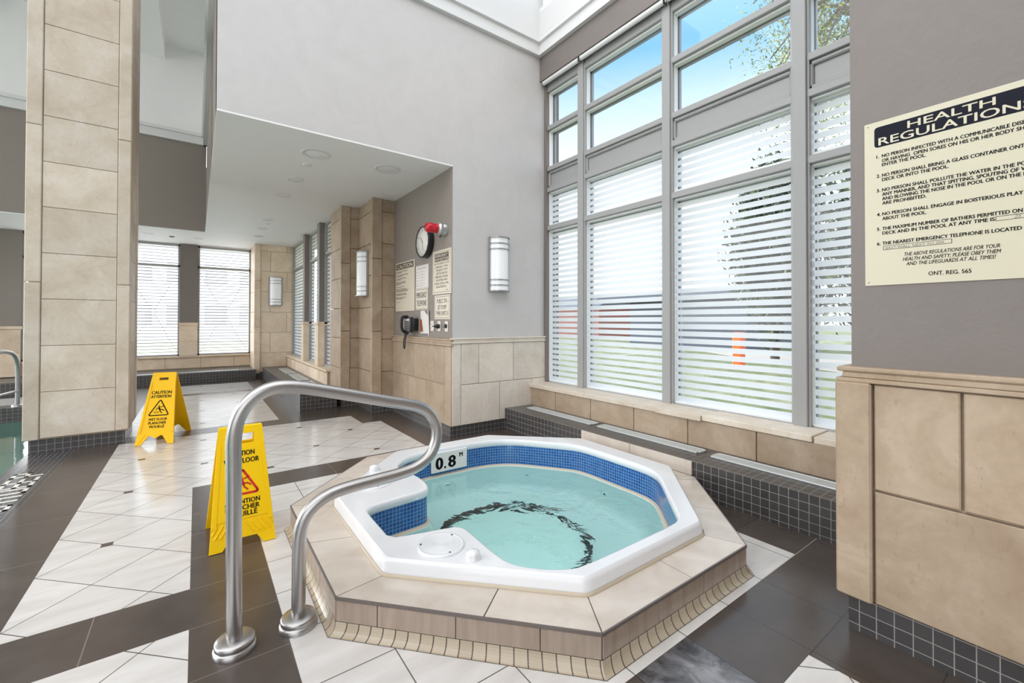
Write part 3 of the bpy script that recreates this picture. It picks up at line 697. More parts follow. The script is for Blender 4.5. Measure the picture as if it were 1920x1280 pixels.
# --- far wall (Y = 10.8)
w = MB()
w.box(-9, 0.95, 10.8, 11.0, 0.0, 0.42, 'stone_gap')
blocks(w, [(-9 + 0.567 * i, -9 + 0.567 * (i + 1), 0.2, 0.42) for i in range(17)] + [(0.639, 0.93, 0.2, 0.42)], on_y(10.8), 0.012, 0.006, mat='stone_far_lit')
w.box(-0.27, 0.01, 10.74, 10.95, 1.11, 2.70, 'paint'); w.bbox(-0.275, 0.015, 10.72, 10.95, 0.45, 0.755, 'stone_far_lit', .004, .3); w.bbox(-0.275, 0.015, 10.72, 10.95, 0.755, 1.05, 'stone_far_lit', .004, .8); w.bbox(-0.28, 0.02, 10.71, 10.95, 1.05, 1.11, 'stone_far_lit', .004, .5)
w.box(-3.3, -2.39, 10.78, 11.0, 1.05, 2.70, 'brown'); w.box(-3.3, -2.39, 10.76, 11.0, 0.42, 1.0, 'stone_gap'); w.bbox(-3.3, -2.38, 10.73, 11.0, 1.0, 1.05, 'stone_far_lit', .004)
blocks(w, [(-3.3, -2.84, 0.2, 0.6), (-2.84, -2.39, 0.2, 0.6), (-3.3, -3.0, 0.6, 1.0), (-3.0, -2.39, 0.6, 1.0)], on_y(10.76), 0.012, 0.006, mat='stone_far_lit')
w.box(-1.40, -1.14, 10.74, 10.95, 0.42, 2.70, 'paint')
w.box(-9, 0.95, 10.8, 11.0, 2.66, 2.70, 'white'); w.box(0.936, 1.03, 10.86, 11.0, 0.42, 2.70, 'paint')
structure(w.build('wall_far'), 'far wall with two tall striped windows')
q = MB(); q.bbox(-2.38, 0.94, 10.74, 10.95, 0.42, 0.45, 'stone_far_lit', .004); structure(q.build('trim_2'))
small_window('window_5', 'y', 10.80, -1.14, -0.27, 0.45, 2.66, 2.23, 'far striped window next to the stone column')
small_window('window_6', 'y', 10.80, 0.01, 0.935, 0.45, 2.66, 2.23, 'far striped window next to the far sconce wall')
small_window('window_7', 'y', 10.80, -2.39, -1.40, 0.45, 2.66, 2.23, 'far striped window behind the stone column')

# --- pool hall bulkhead (Y = 9.15) and the side face of the low ceiling (X = 0.105)
w = MB(); w.box(-9, 0.117, 9.15, 9.30, 2.688, 4.17, 'brown'); w.box(-9, 0.117, 9.15, 9.30, 4.17, 5.80, 'white')
structure(w.build('wall_bulkhead'), 'brown bulkhead above the low far ceiling')
w = MB(); w.box(0.118, 0.20, 3.98, 9.15, 2.70, 4.17, 'brown'); w.box(0.118, 0.20, 3.98, 9.15, 4.17, 5.80, 'white'); w.box(0.106, 0.2, 3.80, 3.98, 4.17, 5.8, 'white'); w.box(0.105, 0.1052, 3.801, 3.98, 2.70, 4.17, 'brown')
structure(w.build('wall_side'), 'brown side face over the edge of the low ceiling')
def crown(name, segs):
    q = MB()
    for (x0, x1, y0, y1, dx, dy) in segs:     # dx, dy: direction it projects
        for (d, z0, z1) in ((0.05, 4.165, 4.20), (0.035, 4.20, 4.30), (0.07, 4.30, 4.35)):
            q.box(min(x0, x0 + dx * d), max(x1, x1 + dx * d), min(y0, y0 + dy * d), max(y1, y1 + dy * d), z0, z1, 'trim')
    return structure(q.build(name))
crown('trim_3', [(-9, 0.118, 9.15, 9.16, 0, -1), (0.117, 0.119, 3.82, 9.15, -1, 0)])
# --- ceilings
w = MB(); w.box(0.106, 3.2, 3.801, 9.99, 2.685, 2.70, 'white'); w.box(-9, 0.106, 9.151, 10.99, 2.672, 2.685, 'white'); w.box(0.106, 1.1, 9.99, 10.9, 2.685, 2.70, 'white')
structure(w.build('ceiling'), 'low white ceiling with round downlights')
w = MB(); w.box(-9, 0.12, 4.8, 9.15, 5.75, 5.85, 'white'); w.box(-1.30, -0.455, 3.2, 9.15, 5.49, 5.75, 'white')
structure(w.build('ceiling_pool'), 'high white ceiling over the pool')

# --- window wall: upper wall, lantern well
w = MB(); w.box(3.16, 3.42, -0.5, 3.80, 3.893, 4.20, 'paint'); w.box(3.225, 3.42, 3.76, 3.80, 0.45, 3.893, 'paint')
structure(w.build('wall_window'), 'taupe wall band above the large window')
q = MB()
for (d, z0, z1) in ((0.045, 4.165, 4.20), (0.03, 4.20, 4.305), (0.06, 4.305, 4.34)):
    q.box(0.106, 3.16 - d, 3.80 - d, 3.80, z0, z1, 'trim'); q.box(3.16 - d, 3.16, -0.5, 3.80, z0, z1, 'trim')
structure(q.build('trim_4'), 'white crown moulding round the skylight well')
w = MB(); w.box(0.2, 3.4, 3.80, 3.98, 4.20, 5.8, 'well'); w.box(3.16, 3.42, -0.5, 3.98, 4.20, 4.70, 'well')
structure(w.build('wall_skylight'), 'white walls of the skylight well')
r = bpy.data.objects.new('window_8', None); C.objects.link(r); structure(r, 'clerestory window in the skylight well'); r['origin_world'] = 1
q = MB(); q.box(3.16, 3.24, -0.5, 3.80, 4.70, 4.74, 'sash'); q.box(3.16, 3.24, -0.5, 3.80, 5.72, 5.8, 'sash')
for y in (3.70, 2.7, 1.7, 0.7): q.box(3.165, 3.23, y, y + 0.05, 4.74, 5.72, 'sash')
q.build('window_frame', r)
for y in (2.75, 1.75, 0.75):
    q = MB(); q.add([(3.20, y, 4.74), (3.20, y + 0.95, 4.74), (3.20, y + 0.95, 5.72), (3.20, y, 5.72)], [(3, 2, 1, 0)], 'glass'); q.build('pane', r)

# --- the large window
r = bpy.data.objects.new('window_1', None); C.objects.link(r); structure(r, 'large gridded window with striped film beside the spa'); r['origin_world'] = 1
bays = [(3.258, 3.768), (2.237, 3.180), (1.231, 2.159), (0.25, 1.146)]
g = MB()
g.box(3.24, 3.36, 3.765, 3.80, 0.45, 3.86, 'alu')
for (y0, y1) in ((3.180, 3.258), (2.159, 2.237), (1.146, 1.231), (0.17, 0.25)):
    g.bbox(3.225, 3.36, y0, y1, 0.452, 3.86, 'alu', 0.004)
    g.bbox(3.245, 3.30, y0 - 0.014, y1 + 0.014, 0.452, 3.86, 'alu', 0.003)
for (z0, z1) in ((3.785, 3.895), (3.343, 3.393), (2.872, 2.921), (2.630, 2.682), (2.190, 2.243), (0.447, 0.462)):
    for (y0, y1) in bays: g.bbox(3.243, 3.345, y0 - .005, y1 + .005, z0, z1, 'alu', 0.004)
g.build('window_frame', r)
zrows = [(3.393, 3.785, 'glass'), (2.921, 3.343, 'glass'), (2.243, 2.630, 'film'), (0.462, 2.190, 'film')]
for (y0, y1) in bays:
    q = MB(); q.box(3.285, 3.33, y0, y1, 2.68, 2.875, 'alu')
    for (a, b, c, d) in ((y0, y0 + .03, 2.682, 2.872), (y1 - .03, y1, 2.682, 2.872), (y0, y1, 2.682, 2.712), (y0, y1, 2.842, 2.872)): q.bbox(3.262, 3.29, a, b, c, d, 'alu', 0.008)
    q.build('spandrel_panel', r)
    for (z0, z1, mt) in zrows:
        q = MB(); s_ = 0.016
        for (a, b, c, d) in ((y0, y0 + s_, z0, z1), (y1 - s_, y1, z0, z1), (y0, y1, z0, z0 + s_), (y0, y1, z1 - s_, z1)): q.bbox(3.272, 3.325, a, b, c, d, 'sash', 0.003)
        for (a, b, c, d) in ((y0, y0 + .02, z0, z1), (y1 - .02, y1, z0, z1), (y0, y1, z1 - .02, z1)): q.box(3.345, 3.372, a, b, c, d, 'outframe')
        q.build('sash', r)
        q = MB(); q.add([(3.31, y0 + .012, z0 + .012), (3.31, y1 - .012, z0 + .012), (3.31, y1 - .012, z1 - .012), (3.31, y0 + .012, z1 - .012)], [(3, 2, 1, 0)], mt)
        q.build('pane', r)
# stone wall and sill below it
w = MB(); w.box(3.035, 3.42, 0.3, 3.80, 0.0, 0.42, 'stone_gap')
ys = [3.80, 3.373, 2.875, 2.374, 1.872, 1.372, 0.87, 0.37]
blocks(w, [(-ys[i], -ys[i + 1], 0.215, 0.42) for i in range(7)], on_x(3.035), 0.015, 0.006, mat='stone_warm_shaded')
structure(w.build('wall_under_window'), 'low limestone wall under the large window')
q = MB()
for (y0, y1, dx, dz) in ((2.140, 3.80, 0.0, 0.0), (1.752, 2.139, -0.012, -0.002), (1.045, 1.749, 0.004, 0.003), (0.3, 1.040, 0.018, -0.004)):
    q.bbox(3.0 + dx, 3.25, y0, y1, 0.418 + dz, 0.459 + dz, 'stone', 0.004, random.random())
structure(q.build('trim_5'), 'limestone window sill in four lengths')

# --- right-hand wall (X = 2.0) with the health sign
w = MB(); w.box(2.0, 3.40, -3.0, 0.563, 0.96, 6.0, 'paint'); w.box(2.002, 3.40, -3.0, 0.575, 0.0, 0.96, 'stone_gap')
wr = structure(w.build('wall_sign'), 'taupe wall at the right edge with stone wainscot')
q = MB(); f = on_x(2.002)
q.bbox(1.952, 3.40, 0.495, 0.602, 0.138, 0.928, 'stone_warm_shaded', 0.006, 0.45)
q.box(1.985, 2.01, -3, 0.5, 0.14, 0.93, 'stone_gap')
blocks(q, ya((0.268, 0.493, 0.545, 0.928), (-0.20, 0.268, 0.545, 0.928), (-0.7, -0.20, 0.545, 0.928), (-0.02, 0.493, 0.138, 0.545), (-0.55, -0.02, 0.138, 0.545), (-1.2, -0.55, 0.138, 0.545)), f, 0.035, 0.008, 0.004, mat='stone_warm_shaded')
q.build('stone_wainscot', wr)
q = MB()
q.bbox(1.955, 3.40, -3, 0.600, 0.928, 0.943, 'stone_warm_shaded', 0.003); q.bbox(1.962, 3.40, -3, 0.582, 0.943, 0.966, 'stone_warm_shaded', 0.004); q.bbox(1.955, 3.40, -3, 0.598, 0.966, 0.984, 'stone_warm_shaded', 0.005)
q.build('wainscot_cap', wr)
q = MB(); q.box(1.998, 3.40, -3.0, 0.576, 0.0, 0.14, 'mosaic'); structure(q.build('baseboard_right'))

# --- unseen hall behind the camera and beyond the pool, openings shaped for light
w = MB(); w.box(-1.0, 3.4, -4.2, -4.0, 0.0, 5.8, 'paint'); w.box(-9.2, -1.0, -4.2, -4.0, -1.3, 0.3, 'stone_gap'); w.box(-9.2, -1.0, -4.2, -4.0, 4.6, 5.8, 'paint'); structure(w.build('wall_rear_unseen'), 'unseen taupe wall behind the camera with a wide bare opening to admit light')
w = MB(); w.box(-9.2, -9.0, -4.0, 2.5, -1.3, 5.8, 'paint'); w.box(-9.2, -9.0, 2.5, 11.0, -1.3, 0.3, 'stone_gap'); w.box(-9.2, -9.0, 2.5, 11.0, 4.6, 5.8, 'paint'); structure(w.build('wall_left_unseen'), 'unseen taupe wall beyond the pool with a wide bare opening to admit light')
w = MB(); w.box(-9.2, 3.4, -4.0, -1.4, 4.6, 4.7, 'white'); structure(w.build('ceiling_rear_added'), 'unseen white ceiling added behind the camera to block sky light')  # out of view, added to keep sky light off the riser
# --- freestanding stone column at the pool edge
w = MB(); x0, x1, y0, y1 = -1.187, -0.507, 5.42, 6.03
w.box(x0 + .02, x1 - .012, y0, y1, 0.12, 5.49, 'stone_gap')
blocks(w, [(-1.088, -0.602, ZC[i], min(ZC[i + 1], 5.49)) for i in range(14) if ZC[i] < 5.49], on_y(5.42), 0.012, 0.004, 0.003)
blocks(w, [(-1.190, -1.088, a, b) for a, b in ((0.12, 1.479), (1.479, 2.837), (2.837, 4.2), (4.2, 5.49))] + [(-0.602, -0.507, a, b) for a, b in ((0.13, 1.481), (1.481, 2.837), (2.837, 4.2), (4.2, 5.49))], on_y(5.42), 0.022, 0.004, 0.006)
blocks(w, [(5.40, 5.50, a, b) for a, b in ((0.13, 1.481), (1.481, 2.837), (2.837, 4.2), (4.2, 5.49))] + [(5.93, 6.04, a, b) for a, b in ((0.13, 1.481), (1.481, 2.837), (2.837, 4.2), (4.2, 5.49))], on_xr(-0.519), 0.012, 0.006, 0.005)
blocks(w, [(5.50, 5.93, ZC[i], min(ZC[i + 1], 5.49)) for i in range(14) if ZC[i] < 5.49], on_xr(-0.519), 0.004, 0.004)
w.box(-1.155, -0.535, 5.425, 5.99, -0.2, 0.125, 'mosaic')
structure(w.build('column'), 'tall limestone clad column at the pool edge')

# ================================================================== TILED LEDGES WITH AIR GRILLES
def ledge(label, boxes, grilles, along):
    t = thing('window_ledge', ((boxes[0][0] + boxes[0][1]) / 2, (boxes[0][2] + boxes[0][3]) / 2, 0), label, 'ledge')
    q = MB()
    for b in boxes: q.box(*b, 'mosaic')
    q.build('tiled_ledge', t)
    for (a0, a1, b0, b1, z) in grilles:
        q = MB(); q.box(a0, a1, b0, b1, z, z + 0.004, 'slot'); wd = 0.014
        for (c0, c1, d0, d1) in ((a0, a0 + wd, b0, b1), (a1 - wd, a1, b0, b1), (a0, a1, b0, b0 + wd), (a0, a1, b1 - wd, b1)): q.bbox(c0, c1, d0, d1, z, z + 0.010, 'grille', 0.002)
        if along == 'y':
            n = int((a1 - a0 - 2 * wd) / 0.011)
            for k in range(n):
                xx = a0 + wd + (k + .5) * (a1 - a0 - 2 * wd) / n; q.box(xx - .0034, xx + .0034, b0 + wd, b1 - wd, z + .003, z + .009, 'grille')
        else:
            n = int((b1 - b0 - 2 * wd) / 0.011)
            for k in range(n):
                yy = b0 + wd + (k + .5) * (b1 - b0 - 2 * wd) / n; q.box(a0 + wd, a1 - wd, yy - .0034, yy + .0034, z + .003, z + .009, 'grille')
        q.build('air_grille', t)
    return t
lg = ledge('charcoal mosaic ledge under the large window with three pale air grilles', [(2.667, 3.022, 0.3, 3.80, 0.0, 0.2236)],
      [(2.838, 2.958, 2.70, 3.63, 0.2236), (2.838, 2.958, 1.68, 2.64, 0.2236), (2.838, 2.958, 0.62, 1.60, 0.2236)], 'y')
q = MB()
for (a, b) in ((1.617, 2.12), (2.124, 2.632)): q.bbox(2.652, 2.667, a, b, 0.131, 0.2225, 'beige', 0.002, random.random())
tag(q.build('beige_facing', lg), 'beige tile facing strip beside the spa')
ledge('charcoal mosaic ledge under the narrow side windows in the far room', [(1.07, 1.52, 6.04, 9.95, 0.0, 0.223)],
      [(1.275, 1.43, 8.38, 9.40, 0.223), (1.275, 1.43, 7.30, 8.28, 0.223), (1.275, 1.43, 6.25, 7.20, 0.223)], 'y')
ledge('charcoal mosaic ledge along the far wall under the two tall windows', [(-9, 0.95, 9.85, 10.79, 0.0, 0.19)],
      [(-1.9, -0.42, 9.87, 9.99, 0.19), (-0.25, 0.66, 9.87, 9.99, 0.19)], 'x')

# ================================================================== SPA
# --- tiled surround
cx, cy = 1.55, 2.12
sp = thing('spa_surround', (cx, cy, 0), 'raised octagonal beige tiled platform round the spa', 'spa platform')
def lerp2(a, b, t): return (a[0] + (b[0] - a[0]) * t, a[1] + (b[1] - a[1]) * t)
q = MB()
q.prism(COP, lambda u, v, w: (u, v, w), 0.124, 'joint', holes=[[(1.585 + (x - 1.585) * 0.985, 2.105 + (y - 2.105) * 0.985) for x, y in OUT]])
q.build('core', sp)
q = MB(); rise = MB(); trimm = MB()
for i in range(8):
    a, b = COP[i], COP[(i + 1) % 8]; a2, b2 = OUT[i], OUT[(i + 1) % 8]
    jl = {0: (0.585,), 1: (0.545,), 2: (0.42, 0.93), 7: (0.51,)}.get(i, (0.5,))
    ts = [0.0] + list(jl) + [1.0]
    for k in range(len(ts) - 1):
        g0 = 0.0016 / math.dist(a, b) * 1.6; t0, t1 = ts[k] + g0, ts[k + 1] - g0
        p = [lerp2(a, b, t0), lerp2(a, b, t1), lerp2(a2, b2, t1), lerp2(a2, b2, t0)]
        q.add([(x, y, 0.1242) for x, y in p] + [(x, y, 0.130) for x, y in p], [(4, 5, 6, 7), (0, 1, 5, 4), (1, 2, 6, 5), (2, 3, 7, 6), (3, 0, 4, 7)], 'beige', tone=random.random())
    if i in (3,): continue
    d = Vector(b) - Vector(a); L = d.length; d.normalize(); nn = Vector((d.y, -d.x))
    fn = lambda u, v, w, a=a, d=d, nn=nn: (a[0] + d.x * u + nn.x * w, a[1] + d.y * u + nn.y * w, v)
    us = [0.0]; st = {0: 0.166, 1: 0.30, 2: 0.24, 7: 0.42}.get(i, 0.2); x = st
    while x < L - 0.05: us.append(x); x += 0.297
    us.append(L)
    blocks(rise, [(us[k], us[k + 1], 0.040, 0.119) for k in range(len(us) - 1)], fn, 0.004, 0.003, 0.001, 'beige_shaded')
    P = [fn(-0.002, 0.119, 0), fn(L + .002, 0.119, 0), fn(L + .002, 0.1296, 0), fn(-0.002, 0.1296, 0)]; P2 = [fn(-0.002, 0.119, .006), fn(L + .002, 0.119, .006), fn(L + .002, 0.1296, .006), fn(-0.002, 0.1296, .006)]
    trimm.add(P + P2, [(4, 5, 6, 7), (0, 1, 5, 4), (3, 7, 6, 2)], 'edge')
q.build('coping', sp); rise.build('riser', sp); tag(trimm.build('edge_trim', sp), 'dark taupe edge trim')
q = MB(); prof = [(-0.004 - 0.028 * (1 - math.sin(t)) , 0.040 - 0.040 * math.cos(t)) for t in [math.pi / 2 * k / 6 for k in range(7)]]
q.loft(COP, [(-(0.004 + 0.030 * (1 - math.sin(math.pi / 2 * k / 6))), 0.0005 + 0.040 * (1 - math.cos(math.pi / 2 * k / 6))) for k in range(7)], 'cove', smooth=False, skip=(3,))
q.v = [(min(v[0], 2.6515), v[1], v[2]) for v in q.v]
tag(q.build('cove_base', sp), 'cream cove tiles along the foot of the platform')

# --- the tub
tub = thing('hot_tub', (1.585, 2.105, 0.13), 'white acrylic octagonal hot tub sunk in the beige platform', 'hot tub')
b = MB(); OR = roundcorner(OUT, 0.03, 4)
top_outer = b.loft(OR, [(-0.010, 0.131), (-0.006, 0.150), (-0.001, 0.178), (0.004, 0.189), (0.012, 0.195)], 'acrylic')
b.flat([(v[0], v[1]) for v in top_outer], 0.195, 'acrylic', holes=[PIN])
b.loft(PIN, [(0.0, 0.195), (0.006, 0.193), (0.011, 0.186), (0.013, 0.172), (0.010, 0.156), (0.003, 0.146)], 'acrylic')
b.loft(OR, [(-0.0145, 0.1305), (-0.0150, 0.134), (-0.010, 0.143)], 'caulk')
b.loft(PIN, [(0.004, 0.000), (0.016, -0.003), (0.022, -0.010)], 'caulk')
FW = [(1.27, 2.47), (1.20, 2.30), (1.19, 1.95), (1.30, 1.76), (1.50, 1.68), (1.68, 1.69), (1.80, 1.74), (1.88, 1.83), (1.965, 1.97), (1.970, 2.17), (1.95, 2.33), (1.83, 2.445), (1.73, 2.51), (1.60, 2.545), (1.42, 2.545)]
FWs = chaikin(FW, 2)
end = b.loft(PIN, [(0.022, -0.010), (0.035, -0.06), (0.055, -0.18), (0.075, -0.30), (0.10, -0.345), (0.13, -0.36)], 'shell')
b.flat([(v[0], v[1]) for v in end], -0.36, 'shell', holes=[FWs])
b.loft(FWs, [(0.0, -0.36), (0.02, -0.55), (0.04, -0.81)], 'shell')
b.flat(FWs, -0.80, 'shell')
bo = b.build('basin', tub)
q = MB(); q.loft(PIN, [(0.003, 0.146), (0.0035, 0.10), (0.004, 0.05), (0.004, 0.0)], 'blue', smooth=True); tag(q.build('tile_band', tub), 'blue mosaic band at the waterline')
q = MB(); q.loft(FWs, [(-0.036, -0.3595), (-0.036, -0.352), (0.001, -0.352), (0.004, -0.385), (0.004, -0.386)], 'blacktile', smooth=False); tag(q.build('seat_edge', tub), 'black line marking the seat edge under water')
q = MB(); q.bbox(0.70, 1.00, 1.84, 2.25, -0.36, -0.085, 'acrylic', 0.012); q.build('entry_step', tub)
q = MB(); q.box(0.975, 0.995, 2.02, 2.07, -0.086, -0.082, 'blacktile'); q.build('step_marker', tub)
def lid(cx_, cy_, r):
    q = MB(); pr = [(0.0, 0.203), (0.004, 0.203)]
    k = 0.008
    while k < r - 0.022: pr += [(k, 0.203), (k + 0.002, 0.2045), (k + 0.0045, 0.2045), (k + 0.0065, 0.203)]; k += 0.0085
    pr += [(r - 0.014, 0.203), (r - 0.012, 0.2055), (r - 0.004, 0.205), (r, 0.200), (r, 0.1952)]
    q.lathe(pr[::-1], 'acrylic', 48, (cx_, cy_, 0)); 
    for t in (0.5, 2.6, 4.7): q.lathe([(0.0042, 0.2052), (0.0042, 0.2062)], 'black', 10, (cx_ + (r - .016) * math.cos(t), cy_ + (r - .016) * math.sin(t), 0))
    return q
tag(lid(0.845, 1.668, 0.100).build('filter_lid', tub), 'round ribbed skimmer lid on the near platform')
tag(lid(0.845, 2.535, 0.100).build('filter_lid', tub), 'round skimmer lid behind the handrail')
def knob(cx_, cy_):
    q = MB(); n = 40; V = []; F = []
    prof = [(0.031, 0.195), (0.031, 0.203), (0.027, 0.208), (0.028, 0.216), (0.024, 0.224), (0.014, 0.230), (0.0, 0.232)]
    for r_, z in prof:
        for k in range(n):
            a = 2 * math.pi * k / n; rr = r_ * (1 + (0.05 * math.cos(7 * a) if 0.205 < z < 0.23 else 0)); V.append((cx_ + rr * math.cos(a), cy_ + rr * math.sin(a), z))
    for i in range(len(prof) - 1):
        for k in range(n): F.append([i * n + k, i * n + (k + 1) % n, (i + 1) * n + (k + 1) % n, (i + 1) * n + k])
    q.add(V, F, 'acrylic', True); return q
tag(knob(0.905, 1.503).build('air_knob', tub), 'fluted air control knob beside the near lid')
tag(knob(0.925, 2.757).build('air_knob', tub), 'fluted air control knob at the far corner')
for (x, y, z, dx, dy) in ((1.52, 2.905, -0.17, 0, -1), (2.13, 2.70, -0.17, -.75, -.66), (2.36, 2.10, -0.17, -1, 0)):
    q = MB(); q.lathe([(0.0, 0.012), (0.008, 0.012), (0.009, 0.018), (0.020, 0.018), (0.034, 0.010), (0.036, -0.02)][::-1], 'shell', 28, (x, y, z), (dx, dy, 0.15)); q.lathe([(0.008, 0.0125), (0.008, 0.019)], 'black', 14, (x, y, z), (dx, dy, 0.15)); q.build('jet', tub)
q = MB(); q.lathe([(0.055, -0.004), (0.055, 0.012), (0.045, 0.018)], 'acrylic', 28, (1.25, 1.93, -0.56), (1, 0.25, 0)); q.lathe([(0.045, 0.0182), (0.0, 0.022)], 'added_lamp', 28, (1.25, 1.93, -0.56), (1, 0.25, 0)); q.build('added_water_lamp', tub)  # added lamp, put in to brighten the spa water
ld = bpy.data.lights.new('added_water_light', 'POINT'); ld.energy = 0.55; ld.color = (0.80, 1.0, 0.97); ld.shadow_soft_size = 0.05  # added light that brightens the water and shell
lo = bpy.data.objects.new('added_water_light', ld); C.objects.link(lo); lo.location = (1.36, 1.96, -0.54)
# depth marker plate on the inner back wall
pl = MB(); px0, px1, pz0, pz1 = 1.405, 1.705, 0.024, 0.170; py = 2.930
f = on_y(py)
pl.bbox(px0, px1, py - 0.006, py + 0.012, pz0, pz1, 'acrylic', 0.003)
for (a, c) in ((1.413, 1.508), (1.511, 1.606), (1.609, 1.697)): pl.add([f(a, pz0 + .006, .0064), f(c, pz0 + .006, .0064), f(c, pz1 - .006, .0064), f(a, pz1 - .006, .0064)], [(0, 1, 2, 3)], 'paper')
pm = pl.build('depth_marker', tub)
q = MB(); put_text(q, '0', f, 1.441, 0.048, 0.088, 'ink', width=0.052, bold=0.05, w=0.0072); put_text(q, '.', f, 1.510, 0.048, 0.088, 'ink', width=0.010, bold=0.03, w=0.0072); put_text(q, '8', f, 1.545, 0.048, 0.088, 'ink', width=0.056, bold=0.045, w=0.0072); put_text(q, 'M', f, 1.636, 0.112, 0.034, 'ink', width=0.028, bold=0.04, w=0.0072)
q.build('lettering', pm)
# --- water
q = MB(); n = 40
WP = []
q.flat(PIN, -0.012, 'water')
tag(q.build('spa_water'), 'clear turquoise rippling water filling the hot tub', 'water', kind='stuff')

# ================================================================== HANDRAIL
def catmull(P, n=8):
    o = []
    for i in range(len(P) - 1):
        p0 = P[max(i - 1, 0)]; p1 = P[i]; p2 = P[i + 1]; p3 = P[min(i + 2, len(P) - 1)]
        for k in range(n):
            t = k / n
            o.append(tuple(0.5 * ((2 * p1[j]) + (-p0[j] + p2[j]) * t + (2 * p0[j] - 5 * p1[j] + 4 * p2[j] - p3[j]) * t * t + (-p0[j] + 3 * p1[j] - 3 * p2[j] + p3[j]) * t ** 3) for j in range(len(p1))))
    o.append(P[-1]); return o
hp = [(0.115, 0.02), (0.112, 0.25), (0.110, 0.50), (0.108, 0.66), (0.108, 0.735), (0.118, 0.797), (0.143, 0.849), (0.183, 0.886), (0.233, 0.904), (0.30, 0.901), (0.40, 0.878), (0.55, 0.838), (0.66, 0.808), (0.75, 0.785), (0.815, 0.762), (0.862, 0.723), (0.888, 0.665), (0.884, 0.598), (0.851, 0.540), (0.79, 0.504), (0.71, 0.490), (0.60, 0.4845), (0.51, 0.480), (0.44, 0.471), (0.385, 0.449), (0.345, 0.412), (0.325, 0.362), (0.320, 0.300), (0.319, 0.16), (0.318, 0.02)]
hr = thing('handrail', (0.215, 1.80, 0), 'looped stainless steel handrail curving over the spa entry step', 'handrail')
q = MB(); q.tube([(x, 1.80, z) for x, z in catmull(hp, 6)], 0.0245, 'steel', 24); q.build('rail', hr)
for x, lb in ((0.116, 'dark brown floor'), (0.319, 'pale floor')):
    q = MB(); q.lathe([(0.066, 0.0), (0.066, 0.016), (0.062, 0.020), (0.0605, 0.021), (0.0615, 0.026), (0.0615, 0.036), (0.058, 0.041), (0.030, 0.043), (0.0248, 0.043)], 'steel', 40, (x, 1.80, 0.0004)); q.build('floor_flange', hr)
# pool ladder rail far left
pl = thing('pool_ladder_rail', (-2.0, 8.6, 0), 'bent steel ladder rail at the far pool edge left of the column', 'ladder rail')
q = MB(); q.tube(catmull([(-1.93, 8.58, 0.0), (-1.925, 8.56, 0.35), (-1.925, 8.53, 0.58), (-1.95, 8.45, 0.71), (-2.03, 8.28, 0.74), (-2.13, 8.02, 0.64), (-2.20, 7.85, 0.4), (-2.22, 7.8, -0.3)], 6), 0.024, 'steel', 14); q.tube([(-1.925, 8.55, 0.21), (-2.21, 7.82, 0.16)], 0.016, 'steel', 10); q.build('rail', pl)
q = MB(); q.lathe([(0.055, 0.0), (0.055, 0.02), (0.03, 0.026)], 'steel', 20, (-1.93, 8.58, 0.0)); q.build('floor_flange', pl)

